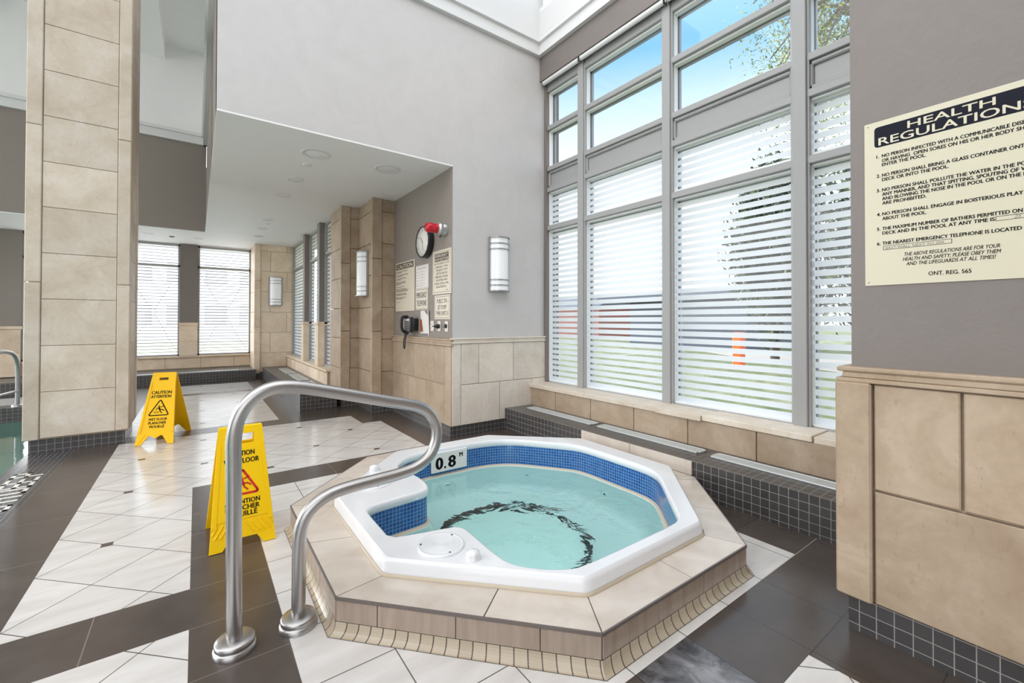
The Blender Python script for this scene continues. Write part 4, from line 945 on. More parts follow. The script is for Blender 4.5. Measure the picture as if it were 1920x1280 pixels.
# ================================================================== CAUTION SIGNS
def caution(name, loc, rz, label, Hh, half, wt, wb, style):
    t = thing(name, loc, label, 'caution sign', None, rz, world=False)
    L = math.hypot(half, Hh); ye = 'yellow2' if style == 'near' else 'yellow'
    def side(sgn):
        def fn(u, v, w=0.0):
            return (u * (1 if sgn < 0 else -1), sgn * (half - v * half / L) + sgn * w * Hh / L, v * Hh / L + w * half / L)
        return fn
    for sgn in (-1, 1):
        f = side(sgn); q = MB()
        ht, hb = wt / 2, wb / 2
        xe = lambda v: hb + (ht - hb) * v / L
        if style == 'near':
            bot = [(-hb, 0), (-hb + .055, 0.0), (-hb + .085, .045), (hb - .085, .045), (hb - .055, 0), (hb, 0)]
        else:
            bot = [(-hb, 0), (-hb + .045, 0.002), (-hb + .095, .085), (-.035, .082), (0, .058), (.035, .082), (hb - .095, .085), (hb - .045, .002), (hb, 0)]
        outl = bot + [(xe(L * .93), L * .93), (ht, L), (-ht, L), (-xe(L * .93), L * .93)]
        hole = [(-.036, L - .075), (.036, L - .075), (.036, L - .048), (-.036, L - .048)] if style == 'far' else [(-.058, L - .088), (.058, L - .088), (.060, L - .036), (-.060, L - .036)]
        q.prism(outl, f, 0.012, ye, holes=[hole[::-1]])
        # raised rim along both edges and recessed field border
        for sg in (-1, 1):
            q.prism([(sg * (xe(0.11) - .002), .11), (sg * (xe(0.11) - .022), .11), (sg * (xe(L - .09) - .018), L - .09), (sg * (xe(L - .09) - .002), L - .09)][:: sg], f, 0.006, ye, h0=0.012)
        if style == 'near':
            q.prism([(-xe(.13) + .022, .135), (xe(.13) - .022, .135), (xe(L - .1) - .018, L - .105), (-xe(L - .1) + .018, L - .105)], f, 0.003, ye, h0=0.012)
            for k in range(5):
                for sg in (-1, 1):
                    x = sg * (.014 + .024 * k); xl = xe(.05) - .010
                    p0 = (x, .120); p1 = (x + sg * .035, .062)
                    if abs(p1[0]) > xl: p1 = (sg * xl, p0[1] - (xl - abs(x)) * 1.66)
                    if abs(p0[0]) < xl - .006: q.tube([f(p0[0], p0[1], .012), f(p1[0], p1[1], .012)], .005, ye, 8)
        else:
            q.prism([(-xe(.05) + .008, .012), (-xe(.05) + .024, .012), (-xe(.1) + .060, .098), (-xe(.1) + .050, .102)], f, .004, ye, h0=.012)
        q.build('front_panel' if sgn < 0 else 'rear_panel', t)
        # lettering
        q = MB(); w_ = 0.0165 if style == 'near' else 0.0135; F_ = lambda a, b, c: f(a, b, c)
        if style == 'near':
            put_text(q, 'CAUTION', f, 0, L * .747, .026, 'ink', width=.118, align='C', bold=.026, w=w_)
            put_text(q, 'WET FLOOR', f, 0, L * .683, .026, 'ink', width=.158, align='C', bold=.026, w=w_)
            tri = [(-.074, L * .425), (.074, L * .425), (0, L * .635)]; stroke(q, roundcorner(tri, .016, 4), .011, f, 'red', w_, True)
            zc_ = L * .455; ic = 'red'
            put_text(q, 'ATTENTION', f, 0, L * .345, .024, 'ink', width=.155, align='C', bold=.026, w=w_); put_text(q, 'PLANCHER', f, 0, L * .295, .024, 'ink', width=.150, align='C', bold=.026, w=w_); put_text(q, 'MOUILL\u00c9', f, 0, L * .245, .024, 'ink', width=.128, align='C', bold=.026, w=w_)
        else:
            put_text(q, 'CAUTION', f, 0, L * .695, .031, 'ink', width=.156, align='C', bold=.026, w=w_); put_text(q, 'ATTENTION', f, 0, L * .638, .029, 'ink', width=.156, align='C', bold=.026, w=w_)
            tri = [(-.078, L * .395), (.078, L * .395), (0, L * .615)]; stroke(q, roundcorner(tri, .018, 4), .009, f, 'ink', w_, True)
            zc_ = L * .425; ic = 'ink'
            put_text(q, 'WET FLOOR', f, 0, L * .325, .024, 'ink', width=.142, align='C', bold=.026, w=w_); put_text(q, 'PLANCHER', f, 0, L * .275, .024, 'ink', width=.136, align='C', bold=.026, w=w_); put_text(q, 'MOUILL\u00c9', f, 0, L * .225, .024, 'ink', width=.112, align='C', bold=.026, w=w_)
        # slipping figure
        k = 1.0
        stroke(q, [(-.004, zc_ + .066)], .013, f, ic, w_); stroke(q, [(-.004, zc_ + .052), (.006, zc_ + .030)], .013, f, ic, w_)
        stroke(q, [(-.004, zc_ + .054), (.014, zc_ + .058), (.030, zc_ + .066)], .006, f, ic, w_); stroke(q, [(-.004, zc_ + .052), (-.018, zc_ + .046), (-.024, zc_ + .032)], .006, f, ic, w_)
        stroke(q, [(.006, zc_ + .030), (.022, zc_ + .034), (.038, zc_ + .022)], .0075, f, ic, w_); stroke(q, [(.004, zc_ + .030), (.010, zc_ + .014), (.024, zc_ + .001)], .0075, f, ic, w_)
        if style != 'near':
            for dz in (.002, .012): stroke(q, [(-.040, zc_ + dz + .004), (-.030, zc_ + dz), (-.020, zc_ + dz + .004), (-.010, zc_ + dz), (0, zc_ + dz + .003)], .003, f, ic, w_)
        q.build('lettering', t)
    q = MB(); q.tube([(-wt / 2 + .004, 0, Hh - .004), (wt / 2 - .004, 0, Hh - .004)], .012 if style == 'far' else .013, ye, 12); q.build('hinge', t)
    return t
caution('wet_floor_sign', (0.197, 2.765, 0.0), 0.02, 'yellow folding wet floor sign with red triangle behind the handrail post', 0.575, 0.17, 0.200, 0.290, 'near')
caution('wet_floor_sign', (-0.245, 5.44, 0.0), math.radians(-14), 'yellow folding wet floor sign with black triangle beside the stone column', 0.635, 0.26, 0.185, 0.292, 'far')

# ================================================================== WALL LIGHTS
def sconce():
    """local: wall plane y = 0, light bulges toward -Y, base at z = 0"""
    t = bpy.data.objects.new('wall_sconce', None); C.objects.link(t)
    def half(r0, z0, z1, n=20, ys=1.0): 
        return [(r0 * math.cos(math.pi * k / n), -r0 * ys * math.sin(math.pi * k / n)) for k in range(n + 1)]
    q = MB(); q.bbox(-.125, .125, -.012, 0, .004, .568, 'nickel', .002); q.build('back_plate', t)
    q = MB(); hp_ = half(.108, 0, 0, 24, .92); q.prism([(a, b - .010) for a, b in hp_][::-1], lambda u, v, w: (u, v, w), 0.552, 'opal_glow', h0=.010); o = q.build('diffuser', t); smooth_by_angle(o, 50)
    q = MB()
    for (z0, z1, r_) in ((0.0, .012, .124), (.060, .072, .117), (.116, .128, .117), (.438, .450, .117), (.496, .508, .117), (.560, .572, .124)):
        arc = half(r_, 0, 0, 24, .92); inn = half(r_ - .010, 0, 0, 24, .92)
        if z0 in (0.0, .560): q.prism([(a, b - .010) for a, b in arc][::-1], lambda u, v, w: (u, v, w), z1 - z0, 'nickel', h0=z0)
        else: q.prism([(a, b - .010) for a, b in arc][::-1] + [(a, b - .010) for a, b in inn], lambda u, v, w: (u, v, w), z1 - z0, 'nickel', h0=z0)
    for sx_ in (-1, 1): q.box(sx_ * .119 - .004, sx_ * .119 + .004, -.024, -.006, 0.005, .568, 'nickel')
    o = q.build('metal_band', t); smooth_by_angle(o, 50)
    return t
s0 = sconce(); tag(s0, 'opal half-round wall sconce on the pale plaster wall beside the large window', 'wall sconce', 'wall sconces'); s0.location = (2.585, 3.799, 1.462)
s1 = copy_tree(s0); tag(s1, 'opal wall sconce on the stepped limestone pier left of the signs', 'wall sconce', 'wall sconces'); s1.location = (1.769, 5.66, 1.468); s1.rotation_euler = (0, 0, -math.pi / 2)
s2 = copy_tree(s0); tag(s2, 'opal wall sconce on the far limestone wall', 'wall sconce', 'wall sconces'); s2.location = (1.295, 9.969, 1.462)

# downlights
def downlight(r_):
    t = bpy.data.objects.new('ceiling_downlight', None); C.objects.link(t)
    q = MB(); q.lathe([(r_, 0.0), (r_ - .004, -.006), (r_ * .86, -.008), (r_ * .80, -.004), (r_ * .66, -.003)], 'trim', 40, smooth=True, caps=False); q.build('trim_ring', t)
    q = MB(); q.lathe([(r_ * .67, -.0034), (r_ * .5, -.0065), (0.0, -.008)], 'opal', 32); q.build('lens', t)
    return t
dl = downlight(0.13); spots = [(0.875, 4.255, 1.0, 'large round downlight nearest the plaster wall edge'), (1.545, 4.255, 1.0, 'large round downlight nearest the brown alcove wall'), (0.855, 5.165, .67, 'round downlight next behind the ceiling sensor'), (0.85, 5.915, .67, 'round downlight level with the stone pier'),
         (0.86, 7.46, .67, 'round downlight level with the first narrow side window'), (0.875, 8.25, .67, 'round downlight level with the second narrow side window'), (0.895, 9.03, .67, 'round downlight nearest the far sconce wall'), (-0.70, 9.87, .67, 'round downlight beside the stone column in the far ceiling'), (0.02, 9.89, .67, 'round downlight above the pillar between the two far windows')]
for k, (x, y, s_, lb) in enumerate(spots):
    o = dl if k == 0 else copy_tree(dl); o.location = (x, y, 2.6848 if not x < 0.1 else 2.6718); o.scale = (s_, s_, 1); tag(o, lb, 'downlight', 'ceiling downlights')
for k, (x, y, lb) in enumerate(((0.862, 4.595, 'small white ceiling sensor between the nearer downlights'), (0.88, 7.80, 'small ceiling sensor among the farther downlights'), (-0.375, 9.93, 'small dark ceiling sensor above the far left window'))):
    q = MB(); q.lathe([(.042, 0.0), (.040, -.010), (.022, -.014), (0, -.015)], 'trim' if k < 2 else 'darkmetal', 24, (x, y, 2.6848 if k < 2 else 2.6718)); tag(q.build('ceiling_sensor', base=True), lb, 'sensor', 'ceiling sensors')
q = MB(); q.lathe([(.16, 0), (.155, -.02), (.12, -.03), (.0, -.03)], 'darkmetal', 28, (-2.28, 8.95, 5.7499)); tag(q.build('ceiling_fixture', base=True), 'dark round fixture on the high ceiling at the top left corner', 'ceiling light')

# ================================================================== ALCOVE WALL EQUIPMENT (wall face X = 2.04)
fx = on_x(2.0395)
def ax_(y): return -y            # Y -> u
def board(mb, y0, y1, z0, z1, mat, th=0.004, r=0.0): mb.prism([(-y1, z0), (-y0, z0), (-y0, z1), (-y1, z1)], fx, th, mat)
def border(mb, y0, y1, z0, z1, mat, wd=.003, w=.0046): stroke(mb, [(-y1, z0), (-y0, z0), (-y0, z1), (-y1, z1)], wd, fx, mat, w, True)
def rect(mb, y0, y1, z0, z1, mat, w=.0046): mb.add([fx(-y1, z0, w), fx(-y0, z0, w), fx(-y0, z1, w), fx(-y1, z1, w)], [(0, 1, 2, 3)], mat)
# caution notice
t = thing('caution_notice', (2.04, 5.0, 1.27), 'tall cream CAUTION notice beside the stone pier', 'sign')
q = MB(); board(q, 4.705, 5.285, 1.27, 1.87, 'cream2'); q.build('board', t)
q = MB(); rect(q, 4.735, 5.27, 1.785, 1.857, 'brownink'); put_text(q, 'CAUTION', fx, -5.005, 1.796, .050, 'cream2', width=.47, align='C', bold=.03, w=.0052)
cl = ['CHILDREN UNDER 12 MUST BE ACCOMPANIED', 'BY A PARENT OR ADULT.', 'PREGNANT WOMEN AND PERSONS WITH HEART', 'DISEASE MUST NOT ENTER.', 'DO NOT USE OR OPERATE SPA IF ALONE', 'OR UNATTENDED.', 'SHOWER BEFORE USE. PERSONS WITH', 'OPEN SORES SHALL NOT USE THE SPA.', 'EXCEPT AS NOTED.', 'NO FOOD OR DRINK IN THE SPA.', 'DO NOT EXCEED 10 MINUTES IN THE SPA.', 'HOT WATER MAY CAUSE DIZZINESS AND FATIGUE.', 'COOL DOWN BEFORE RETURNING TO THE SPA.', 'SPA TEMPERATURE MAY NOT EXCEED 40 C.', 'CHECK BEFORE ENTERING OR WHEN DIZZY.', 'EMERGENCY PHONE IS BELOW THIS SIGN', 'KEEP THE EXIT PATHS CLEAR.', 'SPA CAPACITY: 7']
zz = [1.762, 1.748, 1.718, 1.704, 1.674, 1.660, 1.630, 1.616, 1.602, 1.572, 1.544, 1.530, 1.516, 1.486, 1.472, 1.440, 1.426, 1.384]
for s_, z in zip(cl, zz): put_text(q, s_, fx, -5.262, z - .006, .0105, 'ink', wscale=1.12, bold=.01, w=.0052)
q.build('lettering', t)
# guideline paper
t = thing('guideline_sheet', (2.04, 4.505, 1.515), 'pale printed sheet pinned above the EMERGENCY TELEPHONE sign', 'sign')
q = MB(); board(q, 4.337, 4.673, 1.516, 1.778, 'paper', .002); q.build('board', t)
q = MB(); border(q, 4.345, 4.665, 1.522, 1.770, 'greyink', .002, .0026); put_text(q, 'Emergency Telephone', fx, -4.505, 1.738, .014, 'greyink', width=.24, align='C', bold=.015, w=.0028)
for i_, z in enumerate((1.70, 1.668, 1.636, 1.604, 1.572, 1.545)):
    rect(q, 4.625, 4.648, z, z + .005, 'ink', .0027); put_text(q, 'press and hold   ext.', fx, -4.60, z, .008, 'greyink', width=.17, bold=0, w=.0028)
    if i_ < 3: rect(q, 4.49, 4.50, z + .008, z + .014, 'greyink', .0027)
q.build('lettering', t)
# emergency telephone
t = thing('emergency_telephone_sign', (2.04, 4.51, 1.277), 'cream EMERGENCY TELEPHONE sign in grey letters', 'sign')
q = MB(); board(q, 4.343, 4.680, 1.277, 1.514, 'cream2'); q.build('board', t)
q = MB(); border(q, 4.355, 4.668, 1.288, 1.503, 'ink', .003, .0047); put_text(q, 'EMERGENCY', fx, -4.511, 1.412, .063, 'greyink', width=.27, align='C', bold=.02, w=.005); put_text(q, 'TELEPHONE', fx, -4.511, 1.322, .063, 'greyink', width=.255, align='C', bold=.02, w=.005); q.build('lettering', t)
# emergency stop
t = thing('emergency_stop_sign', (2.04, 4.02, 1.43), 'large cream EMERGENCY STOP BUTTON sign nearest the wall corner', 'sign')
q = MB(); board(q, 3.812, 4.228, 1.430, 1.884, 'cream2'); q.build('board', t)
q = MB(); border(q, 3.835, 4.205, 1.450, 1.864, 'ink', .003, .0047); rect(q, 3.868, 4.178, 1.770, 1.852, 'brownink'); put_text(q, 'EMERGENCY', fx, -4.023, 1.815, .028, 'cream2', width=.27, align='C', bold=.02, w=.0052); put_text(q, 'STOP BUTTON', fx, -4.023, 1.777, .028, 'cream2', width=.29, align='C', bold=.02, w=.0052)
for k, s_ in enumerate(('IN THE EVENT OF AN', 'EMERGENCY, PUSH', 'EMERGENCY STOP', 'BUTTON AND USE', 'EMERGENCY PHONE.', 'AN AUDIBLE AND', 'VISUAL SIGNAL WILL', 'BE ACTIVATED.')):
    put_text(q, s_, fx, -4.02, 1.737 - .0345 * k, .023, 'brownink', width=.0178 * len(s_), align='C', bold=.0, w=.005)
put_text(q, 'CPS', fx, -3.90, 1.462, .014, 'brownink', align='C', bold=.0, w=.005)
q.build('lettering', t)
# spa pump switch sign
t = thing('jet_pump_sign', (2.04, 4.0, 1.17), 'small cream PUBLIC SPA JET PUMP TIMER SWITCH sign above the switch plates', 'sign')
q = MB(); board(q, 3.838, 4.182, 1.170, 1.418, 'cream2'); q.build('board', t)
q = MB(); border(q, 3.855, 4.165, 1.185, 1.403, 'ink', .003, .0047)
for k, (s_, wd) in enumerate((('PUBLIC SPA', .225), ('JET PUMP', .19), ('TIMER SWITCH', .27))): put_text(q, s_, fx, -4.01, 1.336 - .064 * k, .046, 'greyink', width=wd, align='C', bold=.005, w=.005)
q.build('lettering', t)
# clock
t = thing('wall_clock', (2.04, 4.375, 1.84), 'round white wall clock with thick black rim behind the red beacon', 'clock')
co_ = (2.0395, 4.375, 2.012); nx = (-1, 0, 0)
q = MB(); q.lathe([(.168, 0.0), (.172, .01), (.172, .055), (.168, .066), (.160, .068), (.157, .056)], 'black', 56, co_, nx, caps=False); q.build('rim', t)
q = MB(); q.lathe([(.1585, .055), (.1585, .058), (0, .058)], 'paper', 48, co_, nx); q.build('face', t)
fc = lambda u, v, w: (2.0395 - .0585 - w, 4.375 - u, 2.012 + v)
for k in range(12):
    q = MB(); a = math.pi / 6 * k; put_text(q, str(12 if k == 0 else k), fc, .128 * math.sin(a), .128 * math.cos(a) - .011, .022, 'greyink', align='C', bold=.0, w=.0006); q.build('numeral', t)
q = MB(); stroke(q, [(0, 0), (-.045, .05)], .007, fc, 'ink', .0012); q.build('hour_hand', t)
q = MB(); stroke(q, [(0, 0), (.02, -.10)], .005, fc, 'ink', .0016); stroke(q, [(0, 0)], .016, fc, 'ink', .002); q.build('minute_hand', t)
# beacon
t = thing('strobe_beacon', (2.04, 3.96, 2.03), 'red strobe beacon on round metal horn above the EMERGENCY STOP BUTTON sign', 'beacon')
bo_ = (2.0395, 3.945, 2.080)
q = MB(); q.lathe([(.066, 0), (.068, .03), (.060, .045), (.060, .055), (.067, .062), (.066, .085), (.056, .092), (.056, .098)], 'chrome', 40, bo_, nx); q.build('horn_base', t)
q = MB(); q.lathe([(.052, .098), (.047, .105), (.045, .13), (.050, .16), (.048, .195), (.040, .214), (.0, .218)], 'redlens', 36, bo_, nx); q.build('lens', t)
q = MB(); q.tube([(2.0, 3.965, 2.02), (1.985, 3.97, 2.0)], .006, 'black', 8); q.build('cable_gland', t)
# telephone
t = thing('wall_telephone', (2.04, 4.66, 1.0), 'black push button wall telephone with hanging cord loop', 'telephone')
def P(y, z, d): return (2.0395 - d, y, z)
q = MB(); q.bbox(1.972, 2.0395, 4.600, 4.740, 1.040, 1.180, 'black', .010, smooth=True)
q.bbox(1.945, 1.985, 4.610, 4.780, 1.020, 1.195, 'black', .010, smooth=True); q.build('body', t)
kp = lambda u, v, w: (1.9448 - w, -u, v)
q = MB()
for r_ in range(4):
    for c_ in range(3): q.prism([(-4.735 + .038 * c_, 1.045 + .025 * r_), (-4.709 + .038 * c_, 1.045 + .025 * r_), (-4.709 + .038 * c_, 1.061 + .025 * r_), (-4.735 + .038 * c_, 1.061 + .025 * r_)], kp, .004, 'greyink')
q.prism([(-4.74, 1.15), (-4.64, 1.15), (-4.64, 1.175), (-4.74, 1.175)], kp, .002, 'grille'); q.build('keypad', t)
q = MB(); q.tube(catmull([P(4.765, 1.200, .075), P(4.768, 1.19, .125), P(4.772, 1.12, .135), P(4.772, 1.05, .125), P(4.768, 1.01, .08)], 6), .017, 'black', 14); q.lathe([(.028, 0), (.030, .02), (.022, .03)], 'black', 16, P(4.765, 1.190, .085), (1, 0, 0)); q.lathe([(.028, 0), (.030, .02), (.022, .03)], 'black', 16, P(4.768, 1.02, .085), (1, 0, 0)); q.build('handset', t)
q = MB(); q.tube(catmull([P(4.765, 1.0, .09), P(4.79, .93, .095), P(4.80, .87, .095), P(4.785, .832, .095), P(4.765, .85, .095), P(4.755, .93, .092), P(4.74, 1.03, .075)], 8), .007, 'black', 10); q.build('cord', t)
# poster sheet
t = thing('notice_sheet', (2.04, 4.42, .978), 'curled picture notice sheet beside the telephone', 'notice')
n = 10; q = MB(); V = []; F = []
for i in range(n + 1):
    for k in range(2): V.append((2.037 - .006 * math.sin(math.pi * i / n) - (.012 * (i / n) ** 2 if k else 0), 4.536 - .226 * i / n, .980 if k == 0 else 1.266))
for i in range(n): F.append((2 * i, 2 * i + 2, 2 * i + 3, 2 * i + 1))
q.add(V, F, 'paper', True); q.build('paper_sheet', t)
q = MB(); M['brick'] = plain('rust_print', (0.28, 0.07, 0.02), .5); fs = lambda u, v, w: (2.0225 - w - .012 * max(0, (u + 4.536) / .226) ** 2 * (v - .98) / .286 + .004, -u, v)
q.add([fs(-4.530, 1.03, .001), fs(-4.455, 1.035, .001), fs(-4.500, 1.17, .001), fs(-4.530, 1.17, .001)], [(0, 1, 2, 3)], 'brick')
q.add([fs(-4.525, .985, .001), fs(-4.32, .985, .001), fs(-4.33, 1.015, .001), fs(-4.50, 1.012, .001)], [(0, 1, 2, 3)], 'greyink'); q.add([fs(-4.39, 1.255, .001), fs(-4.325, 1.215, .001), fs(-4.325, 1.262, .001), fs(-4.40, 1.264, .001)], [(0, 1, 2, 3)], 'greyink')
for k in range(7): rect(q, 4.34, 4.44 - .006 * (k % 3), 1.06 + .022 * k, 1.063 + .022 * k, 'grille', .0185)
q.build('print', t)
# switch plates
M['plate'] = plain('ivory_plate', (0.70, 0.66, 0.58), .35)
t = thing('blank_plate', (2.04, 4.236, 1.044), 'ivory blank cover plate left of the key switch', 'wall plate')
q = MB(); q.bbox(2.033, 2.0395, 4.198, 4.274, 1.044, 1.152, 'plate', .002); q.build('plate', t)
for z in (1.06, 1.136): q = MB(); q.lathe([(.004, 0), (.003, .0016), (0, .002)], 'greyink', 10, (2.033, 4.236, z), nx); q.build('screw', t)
t = thing('key_switch_plate', (2.04, 4.073, 1.044), 'ivory plate with a key in its black switch', 'switch')
q = MB(); q.bbox(2.033, 2.0395, 4.040, 4.106, 1.044, 1.150, 'plate', .002); q.build('plate', t)
q = MB(); q.lathe([(.024, 0), (.024, .02), (.016, .03), (.014, .05)], 'black', 20, (2.033, 4.073, 1.096), nx); q.build('switch', t)
q = MB(); q.tube([(1.985, 4.075, 1.096), (1.965, 4.08, 1.096)], .005, 'black', 8); q.tube([(1.953 + .012 * math.cos(a), 4.085, 1.096 + .016 * math.sin(a)) for a in [2 * math.pi * k / 14 for k in range(14)]], .0025, 'chrome', 8, closed=True); q.build('key', t)
t = thing('push_button_plate', (2.04, 3.912, 1.044), 'ivory plate with round black push button beside the wall corner', 'switch')
q = MB(); q.bbox(2.033, 2.0395, 3.880, 3.944, 1.044, 1.148, 'plate', .002); q.build('plate', t)
q = MB(); q.lathe([(.021, 0), (.021, .010), (.017, .016), (0, .020)], 'black', 22, (2.033, 3.912, 1.100), nx); q.build('button', t)

# ================================================================== HEALTH REGULATIONS SIGN (wall face X = 2.0)
t = thing('health_regulations_sign', (2.0, 0.296, 1.28), 'large cream HEALTH REGULATIONS sign on the taupe wall at the right edge', 'sign')
fr_ = on_x(1.9995)
SY1, SY0 = 0.519, 0.074
q = MB(); q.prism([(-SY1, 1.2825), (-SY0, 1.2825), (-SY0, 1.8775), (-SY1, 1.8775)], fr_, .004, 'cream'); q.build('board', t)
q = MB(); hd = roundcorner([(-.490, 1.783), (-.103, 1.783), (-.103, 1.857), (-.490, 1.857)], .012, 5); q.prism(hd, fr_, .0004, 'navy', h0=.004); q.build('header', t)
q = MB()
put_text(q, 'HEALTH', fr_, -.296, 1.8245, .0255, 'cream', width=.205, align='C', bold=.02, w=.0052); put_text(q, 'REGULATIONS', fr_, -.2965, 1.7895, .0275, 'cream', width=.362, align='C', bold=.02, w=.0052)
LN = [(1.7435, '1. NO PERSON INFECTED WITH A COMMUNICABLE DISEASE', 0), (1.7265, 'OR HAVING  OPEN SORES ON HIS OR HER BODY SHALL', 1), (1.7115, 'ENTER THE POOL.', 1),
      (1.6735, '2. NO PERSON SHALL BRING A GLASS CONTAINER ONTO THE', 0), (1.6575, 'DECK OR INTO THE POOL.', 1),
      (1.6205, '3. NO PERSON SHALL POLLUTE THE WATER IN THE POOL IN', 0), (1.6045, 'ANY MANNER, AND THAT SPITTING, SPOUTING OF WATER', 1), (1.5885, 'AND BLOWING THE NOSE IN THE POOL OR ON THE DECK', 1), (1.5725, 'ARE PROHIBITED.', 1),
      (1.5335, '4. NO PERSON SHALL ENGAGE IN BOISTERIOUS PLAY IN OR', 0), (1.5165, 'ABOUT THE POOL.', 1),
      (1.4805, '5. THE MAXIMUM NUMBER OF BATHERS PERMITTED ON THE', 0), (1.4640, 'DECK AND IN THE POOL AT ANY TIME IS', 1),
      (1.4275, '6. THE NEAREST EMERGENCY TELEPHONE IS LOCATED', 0)]
for z, s_, ind in LN:
    n_ = len(s_); u0 = -.4685 if ind else -.484
    if not ind:
        put_text(q, s_[:2], fr_, u0, z, .0118, 'ink', bold=.028, w=.0048); s_ = s_[3:]; u0 = -.4685
    put_text(q, s_, fr_, u0, z, .0118, 'ink', width=.00775 * len(s_), bold=.028, w=.0048)
stroke(q, [(-.195, 1.463), (-.120, 1.463), (-.120, 1.476), (-.195, 1.476)], .0012, fr_, 'ink', .0048, True); put_text(q, '25', fr_, -.158, 1.465, .010, 'greyink', bold=0, w=.0050, shear=.3)
stroke(q, [(-.466, 1.409), (-.292, 1.409), (-.292, 1.4225), (-.466, 1.4225)], .0012, fr_, 'ink', .0048, True); put_text(q, 'EAST WALL NEXT TO SPA', fr_, -.460, 1.411, .008, 'greyink', width=.15, bold=0, w=.0050, shear=.2)
for z, s_, c_ in ((1.3805, 'THE ABOVE REGULATIONS ARE FOR YOUR', .298), (1.3635, 'HEALTH AND SAFETY; PLEASE OBEY THEM', .299), (1.3470, 'AND THE LIFEGUARDS AT ALL TIMES!', .300)): put_text(q, s_, fr_, -c_, z, .0125, 'ink', width=.00655 * len(s_), align='C', bold=.008, w=.0048, shear=.25)
put_text(q, 'ONT. REG. 565', fr_, -.298, 1.3075, .0135, 'ink', width=.100, align='C', bold=.015, w=.0048)
q.build('lettering', t)
for (y, z) in ((.508, 1.866), (.508, 1.294)): q = MB(); q.lathe([(.0022, .004), (.0018, .0052), (0, .0055)], 'greyink', 10, (1.9995, y, z), nx); q.build('screw', t)

# ================================================================== ROLLED BLINDS over the large window
for k, ((y0, y1), lb) in enumerate((((3.20, 3.76), 'short rolled white blind above the bay in the wall corner'), ((2.19, 3.165), 'rolled white blind above the middle window bay'), ((1.19, 2.155), 'rolled white blind at the top edge left of the tree'))):
    t = thing('roller_blind', (3.20, (y0 + y1) / 2, 3.86), lb, 'blind', 'rolled blinds over the large window')
    q = MB(); q.tube([(3.188, y0, 3.868), (3.188, y1, 3.868)], .024, 'trim', 16); q.build('roll', t)
    for y in (y0 - .006, y1 + .002): q = MB(); q.box(3.164, 3.245, y - .004, y + .004, 3.838, 3.893, 'nickel'); q.build('bracket', t)

# ================================================================== OUTSIDE
M['lawn'] = None
t_ = NT('lawn'); p_, x_, y_, z_ = t_.pos(); M['lawn'] = t_.bsdf(t_.ramp(t_.noise(p_, 2.2, 6, .7), [(0.3, (0.08, 0.115, 0.045)), (0.5, (0.18, 0.21, 0.10)), (0.7, (0.32, 0.30, 0.20))]), .9)
M['shed'] = plain('slate_cladding', (0.10, 0.115, 0.15), .7); M['brickwall'] = plain('dull_red_brick', (0.30, 0.12, 0.10), .8); M['render'] = plain('grey_render', (0.36, 0.36, 0.37), .8); M['orange'] = plain('orange_plastic', (0.95, 0.16, 0.02), .5)
M['bark'] = plain('bark', (0.09, 0.07, 0.055), .9); M['pave'] = plain('pale_paving', (0.50, 0.46, 0.42), .8); M['winglass'] = plain('dark_window', (0.10, 0.11, 0.13), .2)
t_ = NT('leaves'); p_, x_, y_, z_ = t_.pos()
at_ = t_.n('Attribute', attribute_name='tone'); lc_ = t_.ramp(at_.outputs['Fac'], [(0.0, (0.05, 0.08, 0.03)), (0.5, (0.17, 0.23, 0.06)), (1.0, (0.48, 0.48, 0.16))])
d1 = t_.n('BsdfDiffuse'); t_.set(d1.inputs[0], lc_); d2 = t_.n('BsdfTranslucent'); t_.set(d2.inputs[0], lc_); mx_ = t_.n('MixShader'); mx_.inputs[0].default_value = .4
t_.t.links.new(d1.outputs[0], mx_.inputs[1]); t_.t.links.new(d2.outputs[0], mx_.inputs[2]); t_.t.links.new(mx_.outputs[0], t_.out.inputs[0]); M['leaf'] = t_.m
t_ = NT('dark_leaves'); at_ = t_.n('Attribute', attribute_name='tone'); M['leaf_dark'] = t_.bsdf(t_.ramp(at_.outputs['Fac'], [(0.0, (0.015, 0.024, 0.020)), (0.6, (0.050, 0.068, 0.045)), (1.0, (0.17, 0.21, 0.09))]), .7)
q = MB(); q.add([(3.45, -20, -.15), (120, -20, -.15), (120, 11.0, -.15), (3.45, 11.0, -.15)], [(0, 1, 2, 3)], 'lawn'); q.add([(-60, 11.05, -.15), (120, 11.05, -.15), (120, 140, -.15), (-60, 140, -.15)], [(0, 1, 2, 3)], 'lawn')
q.add([(9, -2, -.145), (11.5, -4, -.145), (24, 14, -.145), (21, 15, -.145)], [(0, 1, 2, 3)], 'pave')
structure(q.build('ground'), 'lawn outside the windows')
